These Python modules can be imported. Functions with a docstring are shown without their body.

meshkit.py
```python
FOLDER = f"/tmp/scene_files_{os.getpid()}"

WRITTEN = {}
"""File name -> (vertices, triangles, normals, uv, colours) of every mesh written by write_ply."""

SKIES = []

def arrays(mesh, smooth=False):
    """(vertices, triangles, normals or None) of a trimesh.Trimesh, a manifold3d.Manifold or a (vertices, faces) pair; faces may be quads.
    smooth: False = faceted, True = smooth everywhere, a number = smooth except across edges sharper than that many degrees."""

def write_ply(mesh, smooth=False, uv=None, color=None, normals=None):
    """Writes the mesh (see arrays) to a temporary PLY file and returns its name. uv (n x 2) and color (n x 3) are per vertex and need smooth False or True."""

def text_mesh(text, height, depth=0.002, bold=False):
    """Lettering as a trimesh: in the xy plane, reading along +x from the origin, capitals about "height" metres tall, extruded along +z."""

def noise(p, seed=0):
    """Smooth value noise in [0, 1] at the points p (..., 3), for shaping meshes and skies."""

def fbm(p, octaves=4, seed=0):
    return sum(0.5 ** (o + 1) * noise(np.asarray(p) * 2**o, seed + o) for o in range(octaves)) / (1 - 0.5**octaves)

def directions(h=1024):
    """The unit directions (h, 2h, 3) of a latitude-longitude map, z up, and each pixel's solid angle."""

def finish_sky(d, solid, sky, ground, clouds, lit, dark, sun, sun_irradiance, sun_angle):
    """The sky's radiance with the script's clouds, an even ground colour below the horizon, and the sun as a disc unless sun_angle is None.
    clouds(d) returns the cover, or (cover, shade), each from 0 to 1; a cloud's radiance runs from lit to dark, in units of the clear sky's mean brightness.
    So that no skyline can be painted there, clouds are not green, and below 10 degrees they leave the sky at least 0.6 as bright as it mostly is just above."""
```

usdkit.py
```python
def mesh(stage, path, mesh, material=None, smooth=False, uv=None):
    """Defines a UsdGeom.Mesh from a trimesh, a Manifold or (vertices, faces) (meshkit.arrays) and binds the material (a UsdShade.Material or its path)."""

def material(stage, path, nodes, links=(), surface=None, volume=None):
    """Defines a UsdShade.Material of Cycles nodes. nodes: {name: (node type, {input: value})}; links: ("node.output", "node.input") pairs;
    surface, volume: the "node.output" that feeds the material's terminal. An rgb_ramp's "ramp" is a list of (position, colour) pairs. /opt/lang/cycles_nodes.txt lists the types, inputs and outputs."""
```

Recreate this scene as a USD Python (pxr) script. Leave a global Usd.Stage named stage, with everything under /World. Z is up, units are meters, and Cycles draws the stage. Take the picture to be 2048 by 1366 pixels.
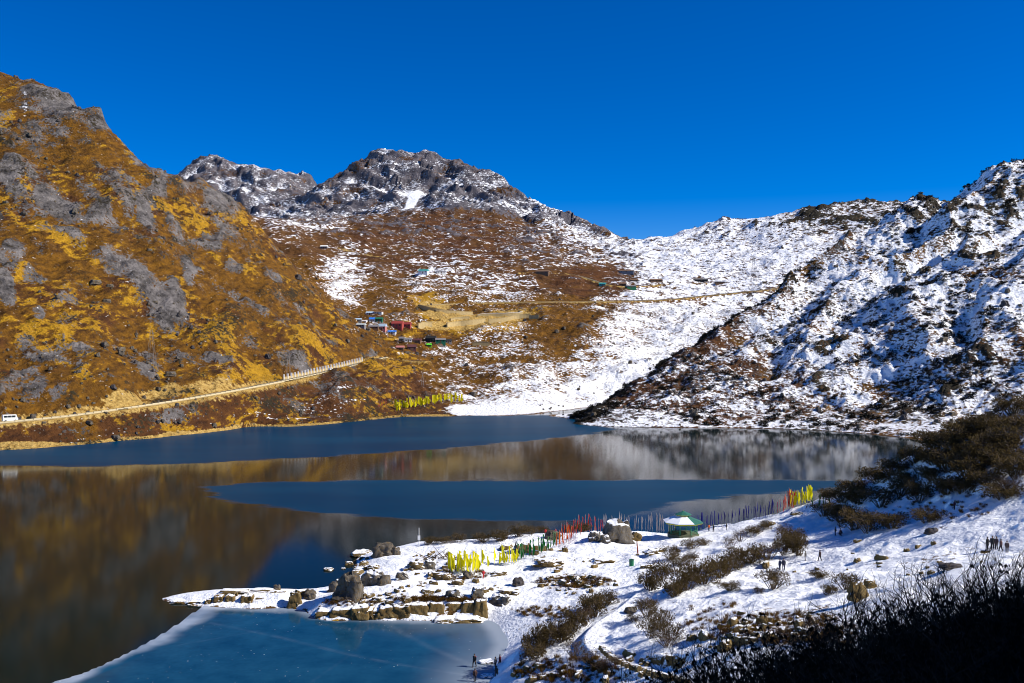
import math, random
import numpy as np, trimesh, manifold3d
from scipy.interpolate import RBFInterpolator, RectBivariateSpline
from scipy.spatial import cKDTree
from scipy.ndimage import gaussian_filter
from pxr import Usd, UsdGeom, UsdLux, UsdShade, Gf, Sdf, Vt
import usdkit, meshkit

random.seed(7)
RNG = np.random.default_rng(7)
stage = Usd.Stage.CreateInMemory()
UsdGeom.SetStageUpAxis(stage, 'Z')
UsdGeom.Xform.Define(stage, '/World')
UsdGeom.Scope.Define(stage, '/World/Looks')

# ------------------------------------------------------------------ camera, sky, sun, exposure
F, CX, CY, EYE = 1900.0, 1024.0, 683.0, 43.5      # lens in pixels of the 2048 px wide photograph; eye height above the lake
cam = UsdGeom.Camera.Define(stage, '/World/Camera')
cam.CreateHorizontalApertureAttr(36.0)
cam.CreateVerticalApertureAttr(36.0 * 683 / 1024)
cam.CreateFocalLengthAttr(36.0 * F / 2048)
cam.CreateClippingRangeAttr(Gf.Vec2f(0.1, 20000))
cam.AddTranslateOp().Set(Gf.Vec3d(0, 0, EYE))
cam.AddRotateXOp().Set(90.0)
cam.CreateExposureAttr(0.58)

SUN_EL, SUN_XY = math.radians(36.0), np.array([0.99, -0.14])
SUN_XY = SUN_XY / np.linalg.norm(SUN_XY)
SUN = np.array([SUN_XY[0] * math.cos(SUN_EL), SUN_XY[1] * math.cos(SUN_EL), math.sin(SUN_EL)])
sky_mat = usdkit.material(stage, '/World/Looks/sky', {
    's': ('sky_texture', {'sky_type': 'single_scattering', 'sun_disc': False, 'sun_elevation': SUN_EL,
                          'sun_rotation': math.atan2(SUN[0], SUN[1]), 'altitude': 3800.0, 'air_density': 1.0,
                          'aerosol_density': 0.15, 'ozone_density': 3.0}),
    'h': ('hsv', {'saturation': 1.5, 'value': 1.0, 'hue': 0.515}),
    'b': ('background_shader', {'strength': 0.095})},
    [('s.color', 'h.color'), ('h.color', 'b.color')], surface='b.background')
dome = UsdLux.DomeLight.Define(stage, '/World/sky')
UsdShade.MaterialBindingAPI.Apply(dome.GetPrim()).Bind(sky_mat)
dome.GetPrim().SetCustomDataByKey('kind', 'structure')
sun = UsdLux.DistantLight.Define(stage, '/World/sun')
sun.CreateNormalizeAttr(True)
sun.CreateIntensityAttr(1.2)
sun.CreateAngleAttr(0.5)
sun.CreateColorAttr(Gf.Vec3f(1.0, 0.95, 0.87))
zx = SUN
xx = np.cross([0, 0, 1.0], zx); xx /= np.linalg.norm(xx)
yx = np.cross(zx, xx)
sun.AddTransformOp().Set(Gf.Matrix4d(*xx, 0, *yx, 0, *zx, 0, 0, 0, 300, 1))

# ------------------------------------------------------------------ helpers
noise = meshkit.noise
def fbm(p, octaves=4, seed=0):
    return 0.5 + 2.1 * (meshkit.fbm(p, octaves, seed) - 0.5)
def rfbm(p, octaves=4, seed=0):
    return meshkit.fbm(p, octaves, seed)

def at(px, py, d):
    """The place that the photograph shows at pixel (px, py), d metres ahead."""
    return np.array([(px - CX) / F * d, d, EYE - (py - CY) / F * d])

def wat(px, py, z=0.0):
    """The same for a pixel on level ground of height z."""
    return at(px, py, (EYE - z) * F / (py - CY))

USED = {}
def path_for(name, parent='/World'):
    k = (parent, name)
    n = USED.get(k, 0)
    USED[k] = n + 1
    return f'{parent}/{name}' if n == 0 else f'{parent}/{name}_{n:03d}'

def data(prim, label=None, cat=None, group=None, kind=None):
    for k, v in (('label', label), ('category', cat), ('group', group), ('kind', kind)):
        if v:
            prim.SetCustomDataByKey(k, v)
    return prim

def thing(name, label, cat, loc=(0, 0, 0), rz=0.0, group=None, scale=None):
    x = UsdGeom.Xform.Define(stage, path_for(name))
    x.AddTranslateOp().Set(Gf.Vec3d(*map(float, loc)))
    if rz:
        x.AddRotateZOp().Set(float(math.degrees(rz)))
    if scale is not None:
        x.AddScaleOp().Set(Gf.Vec3f(*map(float, np.broadcast_to(scale, 3))))
    return data(x.GetPrim(), label, cat, group)

def part(name, m, mat, parent='/World', smooth=False, **tags):
    parent = parent if isinstance(parent, str) else str(parent.GetPath())
    p = usdkit.mesh(stage, path_for(name, parent), m, mat, smooth).GetPrim()
    return data(p, tags.get('label'), tags.get('cat'), tags.get('group'), tags.get('kind'))

def copy_of(src, name, label, cat, loc, rz=0.0, group=None, scale=None):
    p = thing(name, label, cat, loc, rz, group, scale)
    p.GetReferences().AddInternalReference(src.GetPath() if hasattr(src, 'GetPath') else src)
    p.SetInstanceable(True)
    return p

UsdGeom.Scope.Define(stage, '/World/Looks/kinds')
def klass(name):
    return stage.CreateClassPrim('/_class_' + name)

def simple(name, col, rough=0.7, var=0.25, scale=3.0, spec=0.3):
    c = np.array(col, float)
    return usdkit.material(stage, '/World/Looks/' + name, {
        'c': ('texture_coordinate', {}),
        'n': ('noise_texture', {'scale': scale, 'detail': 5.0, 'roughness': 0.65}),
        'r': ('rgb_ramp', {'ramp': [(0.25, tuple(c * (1 - var))), (0.75, tuple(np.minimum(c * (1 + var), 0.95)))]}),
        'p': ('principled_bsdf', {'roughness': rough, 'specular_ior_level': spec})},
        [('c.object', 'n.vector'), ('n.fac', 'r.fac'), ('r.color', 'p.base_color')], surface='p.BSDF')

def ss(a, b, x):
    t = np.clip((x - a) / (b - a), 0, 1)
    return t * t * (3 - 2 * t)

def blob(px, py, cx, cy, rx, ry, ang=0.0, soft=0.6):
    """1 inside an ellipse, 0 outside."""
    c, s = math.cos(math.radians(ang)), math.sin(math.radians(ang))
    u = ((px - cx) * c + (py - cy) * s) / rx
    v = (-(px - cx) * s + (py - cy) * c) / ry
    return 1 - ss(1 - soft, 1 + soft, np.hypot(u, v))

def facets(xyz, size, seed, tilt=0.6, step=0.5):
    """Broken blocks: every point belongs to its nearest cell centre, which has its own height and tilt."""
    r = np.random.default_rng(seed)
    lo, hi = xyz.min(0) - size, xyz.max(0) + size
    q = xyz / size
    key = np.floor(q).astype(np.int64)
    # jittered grid of centres, found through a tree of the cells that are in use
    cells = np.unique(key, axis=0)
    off = np.array(np.meshgrid([-1, 0, 1], [-1, 0, 1], [-1, 0, 1])).reshape(3, -1).T
    cells = np.unique((cells[:, None] + off[None]).reshape(-1, 3), axis=0)
    cen = cells + r.random((len(cells), 3))
    hgt = (r.random(len(cells)) - 0.5) * step
    g = (r.random((len(cells), 3)) - 0.5) * tilt
    dist, i = cKDTree(cen).query(q, k=2)
    j = i[:, 0]
    edge = dist[:, 1] - dist[:, 0]
    return (hgt[j] + ((q - cen[j]) * g[j]).sum(1)) * size, edge, r.random(len(cells))[j]

def grid_faces(nr, nc):
    i = np.arange((nr - 1) * nc).reshape(nr - 1, nc)[:, :-1].ravel()
    return np.vstack([np.stack([i, i + 1, i + nc + 1], 1), np.stack([i, i + nc + 1, i + nc], 1)])

def terrain_mesh(name, v, f, mat, m1, m2, **tags):
    used = np.unique(f)
    back = np.full(len(v), -1); back[used] = np.arange(len(used))
    v, f, m1, m2 = v[used], back[f], m1[used], m2[used]
    me = usdkit.mesh(stage, path_for(name), (v, f), mat, True)
    for k, m in (('m1', m1), ('m2', m2)):
        UsdGeom.PrimvarsAPI(me).CreatePrimvar(k, Sdf.ValueTypeNames.Color3fArray, 'vertex').Set(Vt.Vec3fArray.FromNumpy(np.clip(m, 0, 1).astype(np.float32)))
    return data(me.GetPrim(), **tags)

# ------------------------------------------------------------------ terrain materials
def terrain_material(name, fine, c):
    """Ground that a mesh's masks m1 (snow, rock, yellow grass) and m2 (rust, scrub, bare earth) cover; fine = metres of the finest grain."""
    N, L = {}, []
    N['g'] = ('geometry', {})
    N['a1'] = ('attribute', {'attribute': 'm1'}); N['s1'] = ('separate_color', {'color_type': 'rgb'})
    N['a2'] = ('attribute', {'attribute': 'm2'}); N['s2'] = ('separate_color', {'color_type': 'rgb'})
    L += [('a1.color', 's1.color'), ('a2.color', 's2.color')]
    def nz(k, sc, det=6.0, rough=0.6, stretch=(1, 1, 1)):
        N['q' + k] = ('mapping', {'rotation': (0.0, tilt, 0.0)})
        N['m' + k] = ('mapping', {'scale': stretch})
        N[k] = ('noise_texture', {'scale': sc, 'detail': det, 'roughness': rough})
        L.extend([('g.position', 'q' + k + '.vector'), ('q' + k + '.vector', 'm' + k + '.vector'), ('m' + k + '.vector', k + '.vector')])
    tilt = c.get('tilt', 0.0)
    nz('na', 0.35 / fine, 7.0, 0.68, (0.6, 0.8, 1.5))
    nz('nb', 0.10 / fine, 6.0, 0.6)
    nz('nc', 1.1 / fine, 4.0, 0.6)
    tilt = 0.0
    nz('ne', 1.05 / fine, 6.0, 0.72, (0.75, 0.75, 1.5))
    tilt = c.get('tilt', 0.0)
    nz('nd', 0.20 / fine, 8.0, 0.74, (0.45, 1, 1.2))
    def ramp(k, src, a, b, lo=0.34, hi=0.66):
        N[k] = ('rgb_ramp', {'ramp': [(lo, a), (hi, b)]}); L.append((src, k + '.fac'))
    ramp('base', 'na.fac', c['base0'], c['base1'])
    ramp('yel', 'nc.fac', c['yel0'], c['yel1'])
    ramp('rust', 'na.fac', c['rust0'], c['rust1'])
    ramp('rock', 'nd.fac', c['rock0'], c['rock1'], 0.36, 0.64)
    ramp('scr', 'nc.fac', c['scr0'], c['scr1'])
    ramp('earth', 'nc.fac', c['ear0'], c['ear1'])
    cur = 'base.color'
    for k, mask, nzs, amp, wide, col in (('xr', 's2.r', 'nb.fac', 1.5, 0.10, 'rust'), ('xy', 's1.b', 'na.fac', 1.8, 0.09, 'yel'), ('xe', 's2.b', 'nc.fac', 1.0, 0.12, 'earth'),
                                         ('xk', 's1.g', 'nc.fac', 1.4, 0.05, 'rock'), ('xs', 's2.g', 'nc.fac', 1.5, 0.10, 'scr'), ('xn', 's1.r', 'ne.fac', c.get('snowamp', 2.9), 0.06, None)):
        N[k + 'a'] = ('math', {'math_type': 'multiply_add', 'value2': amp, 'value3': -0.5 * amp}); L.append((nzs, k + 'a.value1'))
        N[k + 'b'] = ('math', {'math_type': 'add'}); L += [(k + 'a.value', k + 'b.value1'), (mask, k + 'b.value2')]
        N[k + 'c'] = ('map_range', {'range_type': 'smoothstep', 'from_min': 0.5 - wide, 'from_max': 0.5 + wide}); L.append((k + 'b.value', k + 'c.value'))
        N[k] = ('mix_color', {'b': c['snow']}); L += [(k + 'c.result', k + '.fac'), (cur, k + '.a')]
        if col:
            L.append((col + '.color', k + '.b'))
        cur = k + '.result'
    N['bm'] = ('bump', {'strength': c.get('bump', 0.6), 'distance': fine * 1.2}); N['bh'] = ('math', {'math_type': 'add'}); L += [('nc.fac', 'bh.value1'), ('nd.fac', 'bh.value2'), ('bh.value', 'bm.height')]
    N['p'] = ('principled_bsdf', {'roughness': 0.85, 'specular_ior_level': 0.15})
    L += [(cur, 'p.base_color'), ('bm.normal', 'p.normal')]
    return usdkit.material(stage, '/World/Looks/' + name, N, L, surface='p.BSDF')

HILL = dict(base0=(0.036, 0.015, 0.003), base1=(0.19, 0.083, 0.005), yel0=(0.20, 0.10, 0.004), yel1=(0.44, 0.235, 0.012),
            rust0=(0.035, 0.013, 0.004), rust1=(0.115, 0.044, 0.010), rock0=(0.024, 0.021, 0.020), rock1=(0.19, 0.17, 0.16),
            scr0=(0.010, 0.009, 0.006), scr1=(0.034, 0.025, 0.011), ear0=(0.24, 0.14, 0.03), ear1=(0.50, 0.33, 0.10), snow=(0.86, 0.87, 0.89))
M_hill = terrain_material('hill', 1.9, dict(HILL, tilt=0.7, bump=0.8))
M_far = terrain_material('mountain', 4.0, dict(HILL, rock0=(0.045, 0.042, 0.05), rock1=(0.14, 0.125, 0.135), base0=(0.045, 0.018, 0.006), base1=(0.13, 0.058, 0.012)))
M_near = terrain_material('snow_ground', 0.7, dict(HILL, base0=(0.06, 0.03, 0.008), base1=(0.16, 0.09, 0.025), bump=0.55, snowamp=2.0))

# ------------------------------------------------------------------ far terrain (hills beyond the lake): one height function
ctl = []      # x, y, z
def C(px, py, d):
    ctl.append(at(px, py, d))
def CZ(px, d, z):
    ctl.append(np.array([(px - CX) / F * d, d, z]))
SHORE = [(-220, 905), (0, 900), (120, 892), (240, 881), (340, 872), (430, 863), (560, 855), (650, 849), (720, 842), (800, 834), (900, 833), (1000, 833), (1100, 834), (1135, 838)]
HEAD = [(1140, 850), (1200, 853), (1300, 855), (1400, 856), (1500, 857), (1600, 860), (1700, 866), (1780, 873), (1850, 884), (1950, 900), (2100, 925), (2300, 950)]
for px, py in SHORE + HEAD:
    p = wat(px, py)
    ctl.append(p)
    CZ(px, p[1] - 9, -2.5)
    CZ(px, p[1] - 40, -9)
for d in (360, 400, 440, 480):
    for px in (500, 700, 900, 1050):
        if d < 82000 / (SHORE[0][1] - 683) + 400:
            CZ(px, d, -12)
for px in (1200, 1500, 1750):
    CZ(px, 360, -12)
# left hill: (pixel, depth) columns from above the road up to its crest, and the drop behind
LEFT = {-220: [(845, 385), (700, 430), (500, 505), (300, 600), (130, 700)],
        0: [(838, 396), (770, 418), (700, 443), (600, 482), (500, 525), (400, 572), (300, 625), (215, 675), (150, 722)],
        110: [(830, 410), (700, 460), (600, 500), (500, 545), (400, 592), (300, 645), (220, 690), (163, 728)],
        200: [(822, 425), (750, 450), (700, 475), (600, 518), (500, 562), (400, 610), (300, 660), (265, 672), (215, 690)],
        270: [(812, 440), (700, 492), (600, 535), (500, 580), (400, 628), (325, 668)],
        340: [(801, 458), (700, 510), (600, 552), (500, 598), (420, 640), (360, 668)],
        400: [(790, 473), (700, 525), (600, 572), (500, 625), (420, 675), (357, 715)],
        480: [(776, 500), (700, 548), (600, 600), (500, 660), (440, 705), (400, 735)],
        550: [(763, 525), (700, 570), (600, 628), (530, 690), (500, 725)],
        620: [(750, 555), (700, 595), (640, 640), (580, 700)],
        700: [(732, 600), (700, 640), (660, 675)],
        770: [(716, 648), (705, 675)]}
for px, col in LEFT.items():
    for py, d in col:
        C(px, py, d)
    if px <= 480:
        top = at(px, col[-1][0], col[-1][1])
        CZ(px, col[-1][1] + 45, top[2] - 14)
        CZ(px, col[-1][1] + 120, top[2] - 55)
# strip between road and shore
for px, py, d in ((0, 870, 388), (200, 855, 418), (340, 838, 450), (480, 815, 482), (620, 790, 525), (760, 760, 590), (760, 800, 566), (620, 820, 512)):
    C(px, py, d)
# valley and slopes behind, up to the mountain
for px, py, d in ((830, 800, 575), (830, 760, 625), (830, 720, 670), (830, 690, 720), (830, 660, 765), (830, 630, 810), (830, 605, 845), (830, 570, 910), (830, 545, 965), (830, 500, 1100),
                  (760, 680, 725), (760, 640, 775), (700, 640, 760), (700, 600, 830), (700, 560, 900), (700, 520, 985), (700, 485, 1080), (640, 600, 760), (620, 545, 860), (600, 500, 960), (560, 465, 1040), (520, 450, 1060),
                  (640, 500, 1020), (640, 465, 1130), (640, 440, 1250), (560, 440, 1130), (760, 450, 1300), (760, 410, 1480),
                  (900, 803, 600), (900, 770, 640), (900, 735, 685), (900, 700, 735), (900, 660, 790), (900, 625, 835), (900, 605, 862), (900, 570, 930), (900, 545, 985), (900, 500, 1120), (900, 450, 1330), (900, 410, 1520),
                  (1000, 808, 600), (1000, 770, 655), (1000, 735, 705), (1000, 690, 765), (1000, 640, 830), (1000, 606, 880), (1000, 570, 950), (1000, 545, 1005), (1000, 500, 1150), (1000, 450, 1360), (1000, 410, 1530),
                  (1100, 806, 610), (1100, 770, 665), (1100, 735, 710), (1100, 690, 765), (1100, 640, 835), (1100, 606, 890), (1100, 570, 965), (1100, 547, 1025), (1100, 505, 1180), (1100, 470, 1340),
                  (1200, 790, 650), (1200, 740, 720), (1200, 690, 780), (1200, 640, 845), (1200, 605, 905), (1200, 575, 980), (1200, 545, 1070), (1200, 510, 1220),
                  (1320, 700, 800), (1320, 650, 860), (1320, 604, 930), (1320, 575, 1010), (1320, 545, 1090), (1320, 505, 1220),
                  (1450, 620, 930), (1450, 598, 960), (1450, 570, 1030), (1450, 530, 1120), (1450, 490, 1230),
                  (1560, 560, 1030), (1560, 520, 1110), (1560, 470, 1220), (1650, 500, 1120), (1650, 460, 1210), (1750, 460, 1180), (1850, 440, 1200), (2000, 440, 1200), (2200, 420, 1200)):
    C(px, py, d)
# central mountain: skyline, shoulders and the drop behind
MOUNT = [(640, 388, 1750), (665, 365, 1790), (690, 348, 1820), (720, 332, 1850), (740, 316, 1870), (765, 307, 1880), (800, 312, 1880), (835, 311, 1870), (860, 317, 1860), (900, 324, 1840), (945, 345, 1800), (985, 358, 1760),
         (1010, 370, 1720), (1030, 388, 1690), (1060, 408, 1650), (1100, 431, 1600), (1140, 447, 1560), (1180, 458, 1520), (1215, 476, 1480), (1250, 487, 1430)]
for px, py, d in MOUNT:
    C(px, py, d)
    z = at(px, py, d)[2]
    CZ(px, d + 120, z - 25); CZ(px, d + 420, z - 160)
for px, py, d in ((720, 400, 1660), (760, 370, 1740), (820, 390, 1620), (840, 350, 1760), (900, 370, 1700), (950, 390, 1640), (1000, 420, 1540), (1050, 440, 1490), (700, 430, 1500), (830, 425, 1500)):
    C(px, py, d)
# snowy ridge on the right
for px, py, d in ((1275, 489, 1400), (1320, 475, 1370), (1380, 456, 1340), (1420, 440, 1330), (1450, 434, 1330), (1480, 442, 1320), (1520, 432, 1310), (1570, 420, 1300), (1620, 413, 1300), (1680, 408, 1290),
                  (1740, 404, 1290), (1800, 402, 1290), (1880, 403, 1290), (1960, 402, 1290), (2100, 398, 1290), (2300, 396, 1290)):
    C(px, py, d)
    z = at(px, py, d)[2]
    CZ(px, d + 90, z - 14); CZ(px, d + 350, z - 110)
# left peak, far behind
for px, py, d in ((250, 440, 2500), (300, 410, 2540), (340, 372, 2560), (365, 352, 2580), (382, 332, 2590), (400, 317, 2600), (420, 320, 2600), (450, 326, 2600), (480, 338, 2590), (520, 346, 2580), (560, 352, 2560),
                  (600, 347, 2550), (615, 352, 2540), (630, 370, 2530), (650, 392, 2500), (690, 420, 2480)):
    C(px, py, d)
    z = at(px, py, d)[2]
    CZ(px, d + 250, z - 120)
for px, py, d in ((400, 390, 2350), (480, 400, 2300), (560, 400, 2300), (620, 405, 2250), (520, 430, 2000), (600, 425, 1900), (440, 440, 2000), (560, 445, 1500), (480, 450, 1500), (640, 425, 1600)):
    C(px, py, d)
for px in (-220, 0, 200, 330):
    CZ(px, 1300, 190); CZ(px, 2000, 230)
# right hill: its crest, face, and the drop behind
CREST = [(1150, 840, 506), (1185, 815, 530), (1220, 790, 555), (1270, 757, 582), (1330, 712, 612), (1400, 668, 640), (1470, 622, 665), (1540, 583, 690), (1610, 532, 712), (1690, 487, 735), (1760, 445, 752), (1830, 412, 765),
         (1900, 392, 775), (1945, 382, 780), (1975, 362, 785), (2010, 345, 790), (2048, 332, 795), (2150, 300, 800), (2300, 260, 810)]
for px, py, d in CREST:
    C(px, py, d)
    z = at(px, py, d)[2]
    CZ(px + 6, d + 22, z - 3 - 0.1 * z)
    CZ(px + 15, d + 80, z * 0.72 - 2 if px > 1300 else -2)
for px, py, d in ((1300, 800, 532), (1400, 800, 528), (1400, 740, 570), (1500, 800, 525), (1500, 740, 562), (1500, 680, 600), (1600, 800, 520), (1600, 740, 556), (1600, 680, 592), (1600, 610, 640),
                  (1700, 800, 512), (1700, 740, 545), (1700, 660, 590), (1700, 580, 645), (1820, 800, 495), (1820, 740, 522), (1820, 660, 562), (1820, 580, 612), (1820, 500, 672),
                  (1930, 800, 478), (1930, 720, 512), (1930, 640, 555), (1930, 560, 605), (1930, 470, 680), (2048, 820, 455), (2048, 740, 488), (2048, 640, 540), (2048, 540, 600), (2048, 430, 690),
                  (2200, 800, 440), (2200, 640, 520), (2200, 450, 640), (2300, 700, 480), (2300, 400, 660)):
    C(px, py, d)
ctl = np.array(ctl)
_, keep = np.unique(np.round(ctl[:, :2], 1), axis=0, return_index=True)
ctl = ctl[np.sort(keep)]
RB = RBFInterpolator(ctl[:, :2] / 100, ctl[:, 2], kernel='linear', smoothing=0.02)

def polar(px, d, fn, sub=3):
    """Heights on a fan of columns px and depths d, from the smooth function fn(x, y), computed at every third line and interpolated."""
    pi, di = np.linspace(px[0], px[-1], len(px) // sub + 1), np.exp(np.linspace(np.log(d[0]), np.log(d[-1]), len(d) // sub + 1))
    P, D = np.meshgrid(pi, di)
    Z = fn(np.stack([(P - CX) / F * D, D], -1).reshape(-1, 2)).reshape(P.shape)
    return RectBivariateSpline(np.log(di), pi, Z, kx=1, ky=1)(np.log(d), px)

def poly_dist(x, y, line):
    """Distance to a polyline in plan, the height along it, and which side."""
    best, zz, sg = np.full(x.shape, 1e9), np.zeros(x.shape), np.zeros(x.shape)
    for a, b in zip(line[:-1], line[1:]):
        u = b[:2] - a[:2]
        L2 = u @ u
        t = np.clip(((x - a[0]) * u[0] + (y - a[1]) * u[1]) / L2, 0, 1)
        ex, ey = x - a[0] - t * u[0], y - a[1] - t * u[1]
        q = np.hypot(ex, ey)
        m = q < best
        best[m], zz[m] = q[m], (a[2] + t * (b[2] - a[2]))[m]
        sg[m] = np.sign(u[0] * ey - u[1] * ex)[m]
    return best, zz, sg

def smooth_line(pts, n=60):
    pts = np.array(pts)
    t = np.r_[0, np.cumsum(np.linalg.norm(np.diff(pts[:, :2], axis=0), axis=1))]
    from scipy.interpolate import PchipInterpolator
    return PchipInterpolator(t, pts)(np.linspace(0, t[-1], n))

# roads in plan: a lake road on the left hill, and the hairpin roads across the valley
ROAD = smooth_line([at(*p) for p in ((-220, 868, 383), (-60, 853, 390), (0, 846, 396), (120, 834, 412), (240, 818, 433), (340, 803, 455), (440, 786, 485), (520, 771, 515), (600, 755, 550), (680, 737, 598), (740, 722, 640), (770, 715, 660))], 70)
ROAD2 = smooth_line([at(*p) for p in ((835, 612, 842), (900, 609, 862), (1000, 606, 882), (1100, 605, 893), (1200, 604, 908), (1320, 600, 935), (1420, 591, 965), (1500, 583, 985), (1580, 575, 1010))], 50)
ROAD3 = smooth_line([at(*p) for p in ((770, 715, 665), (800, 722, 672), (850, 722, 672))], 16)
ROAD4 = smooth_line([at(*p) for p in ((1040, 545, 1010), (1130, 548, 1035), (1240, 572, 985), (1340, 570, 1030), (1410, 566, 1040))], 30)
ROAD5 = smooth_line([at(*p) for p in ((680, 497, 1050), (720, 506, 1040), (760, 515, 1030), (820, 521, 1050))], 20)
ROADS = [(ROAD, 3.6), (ROAD2, 3.2), (ROAD3, 2.6), (ROAD4, 2.6), (ROAD5, 2.4)]

def far_fn(xy):
    return RB(xy / 100)

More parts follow.
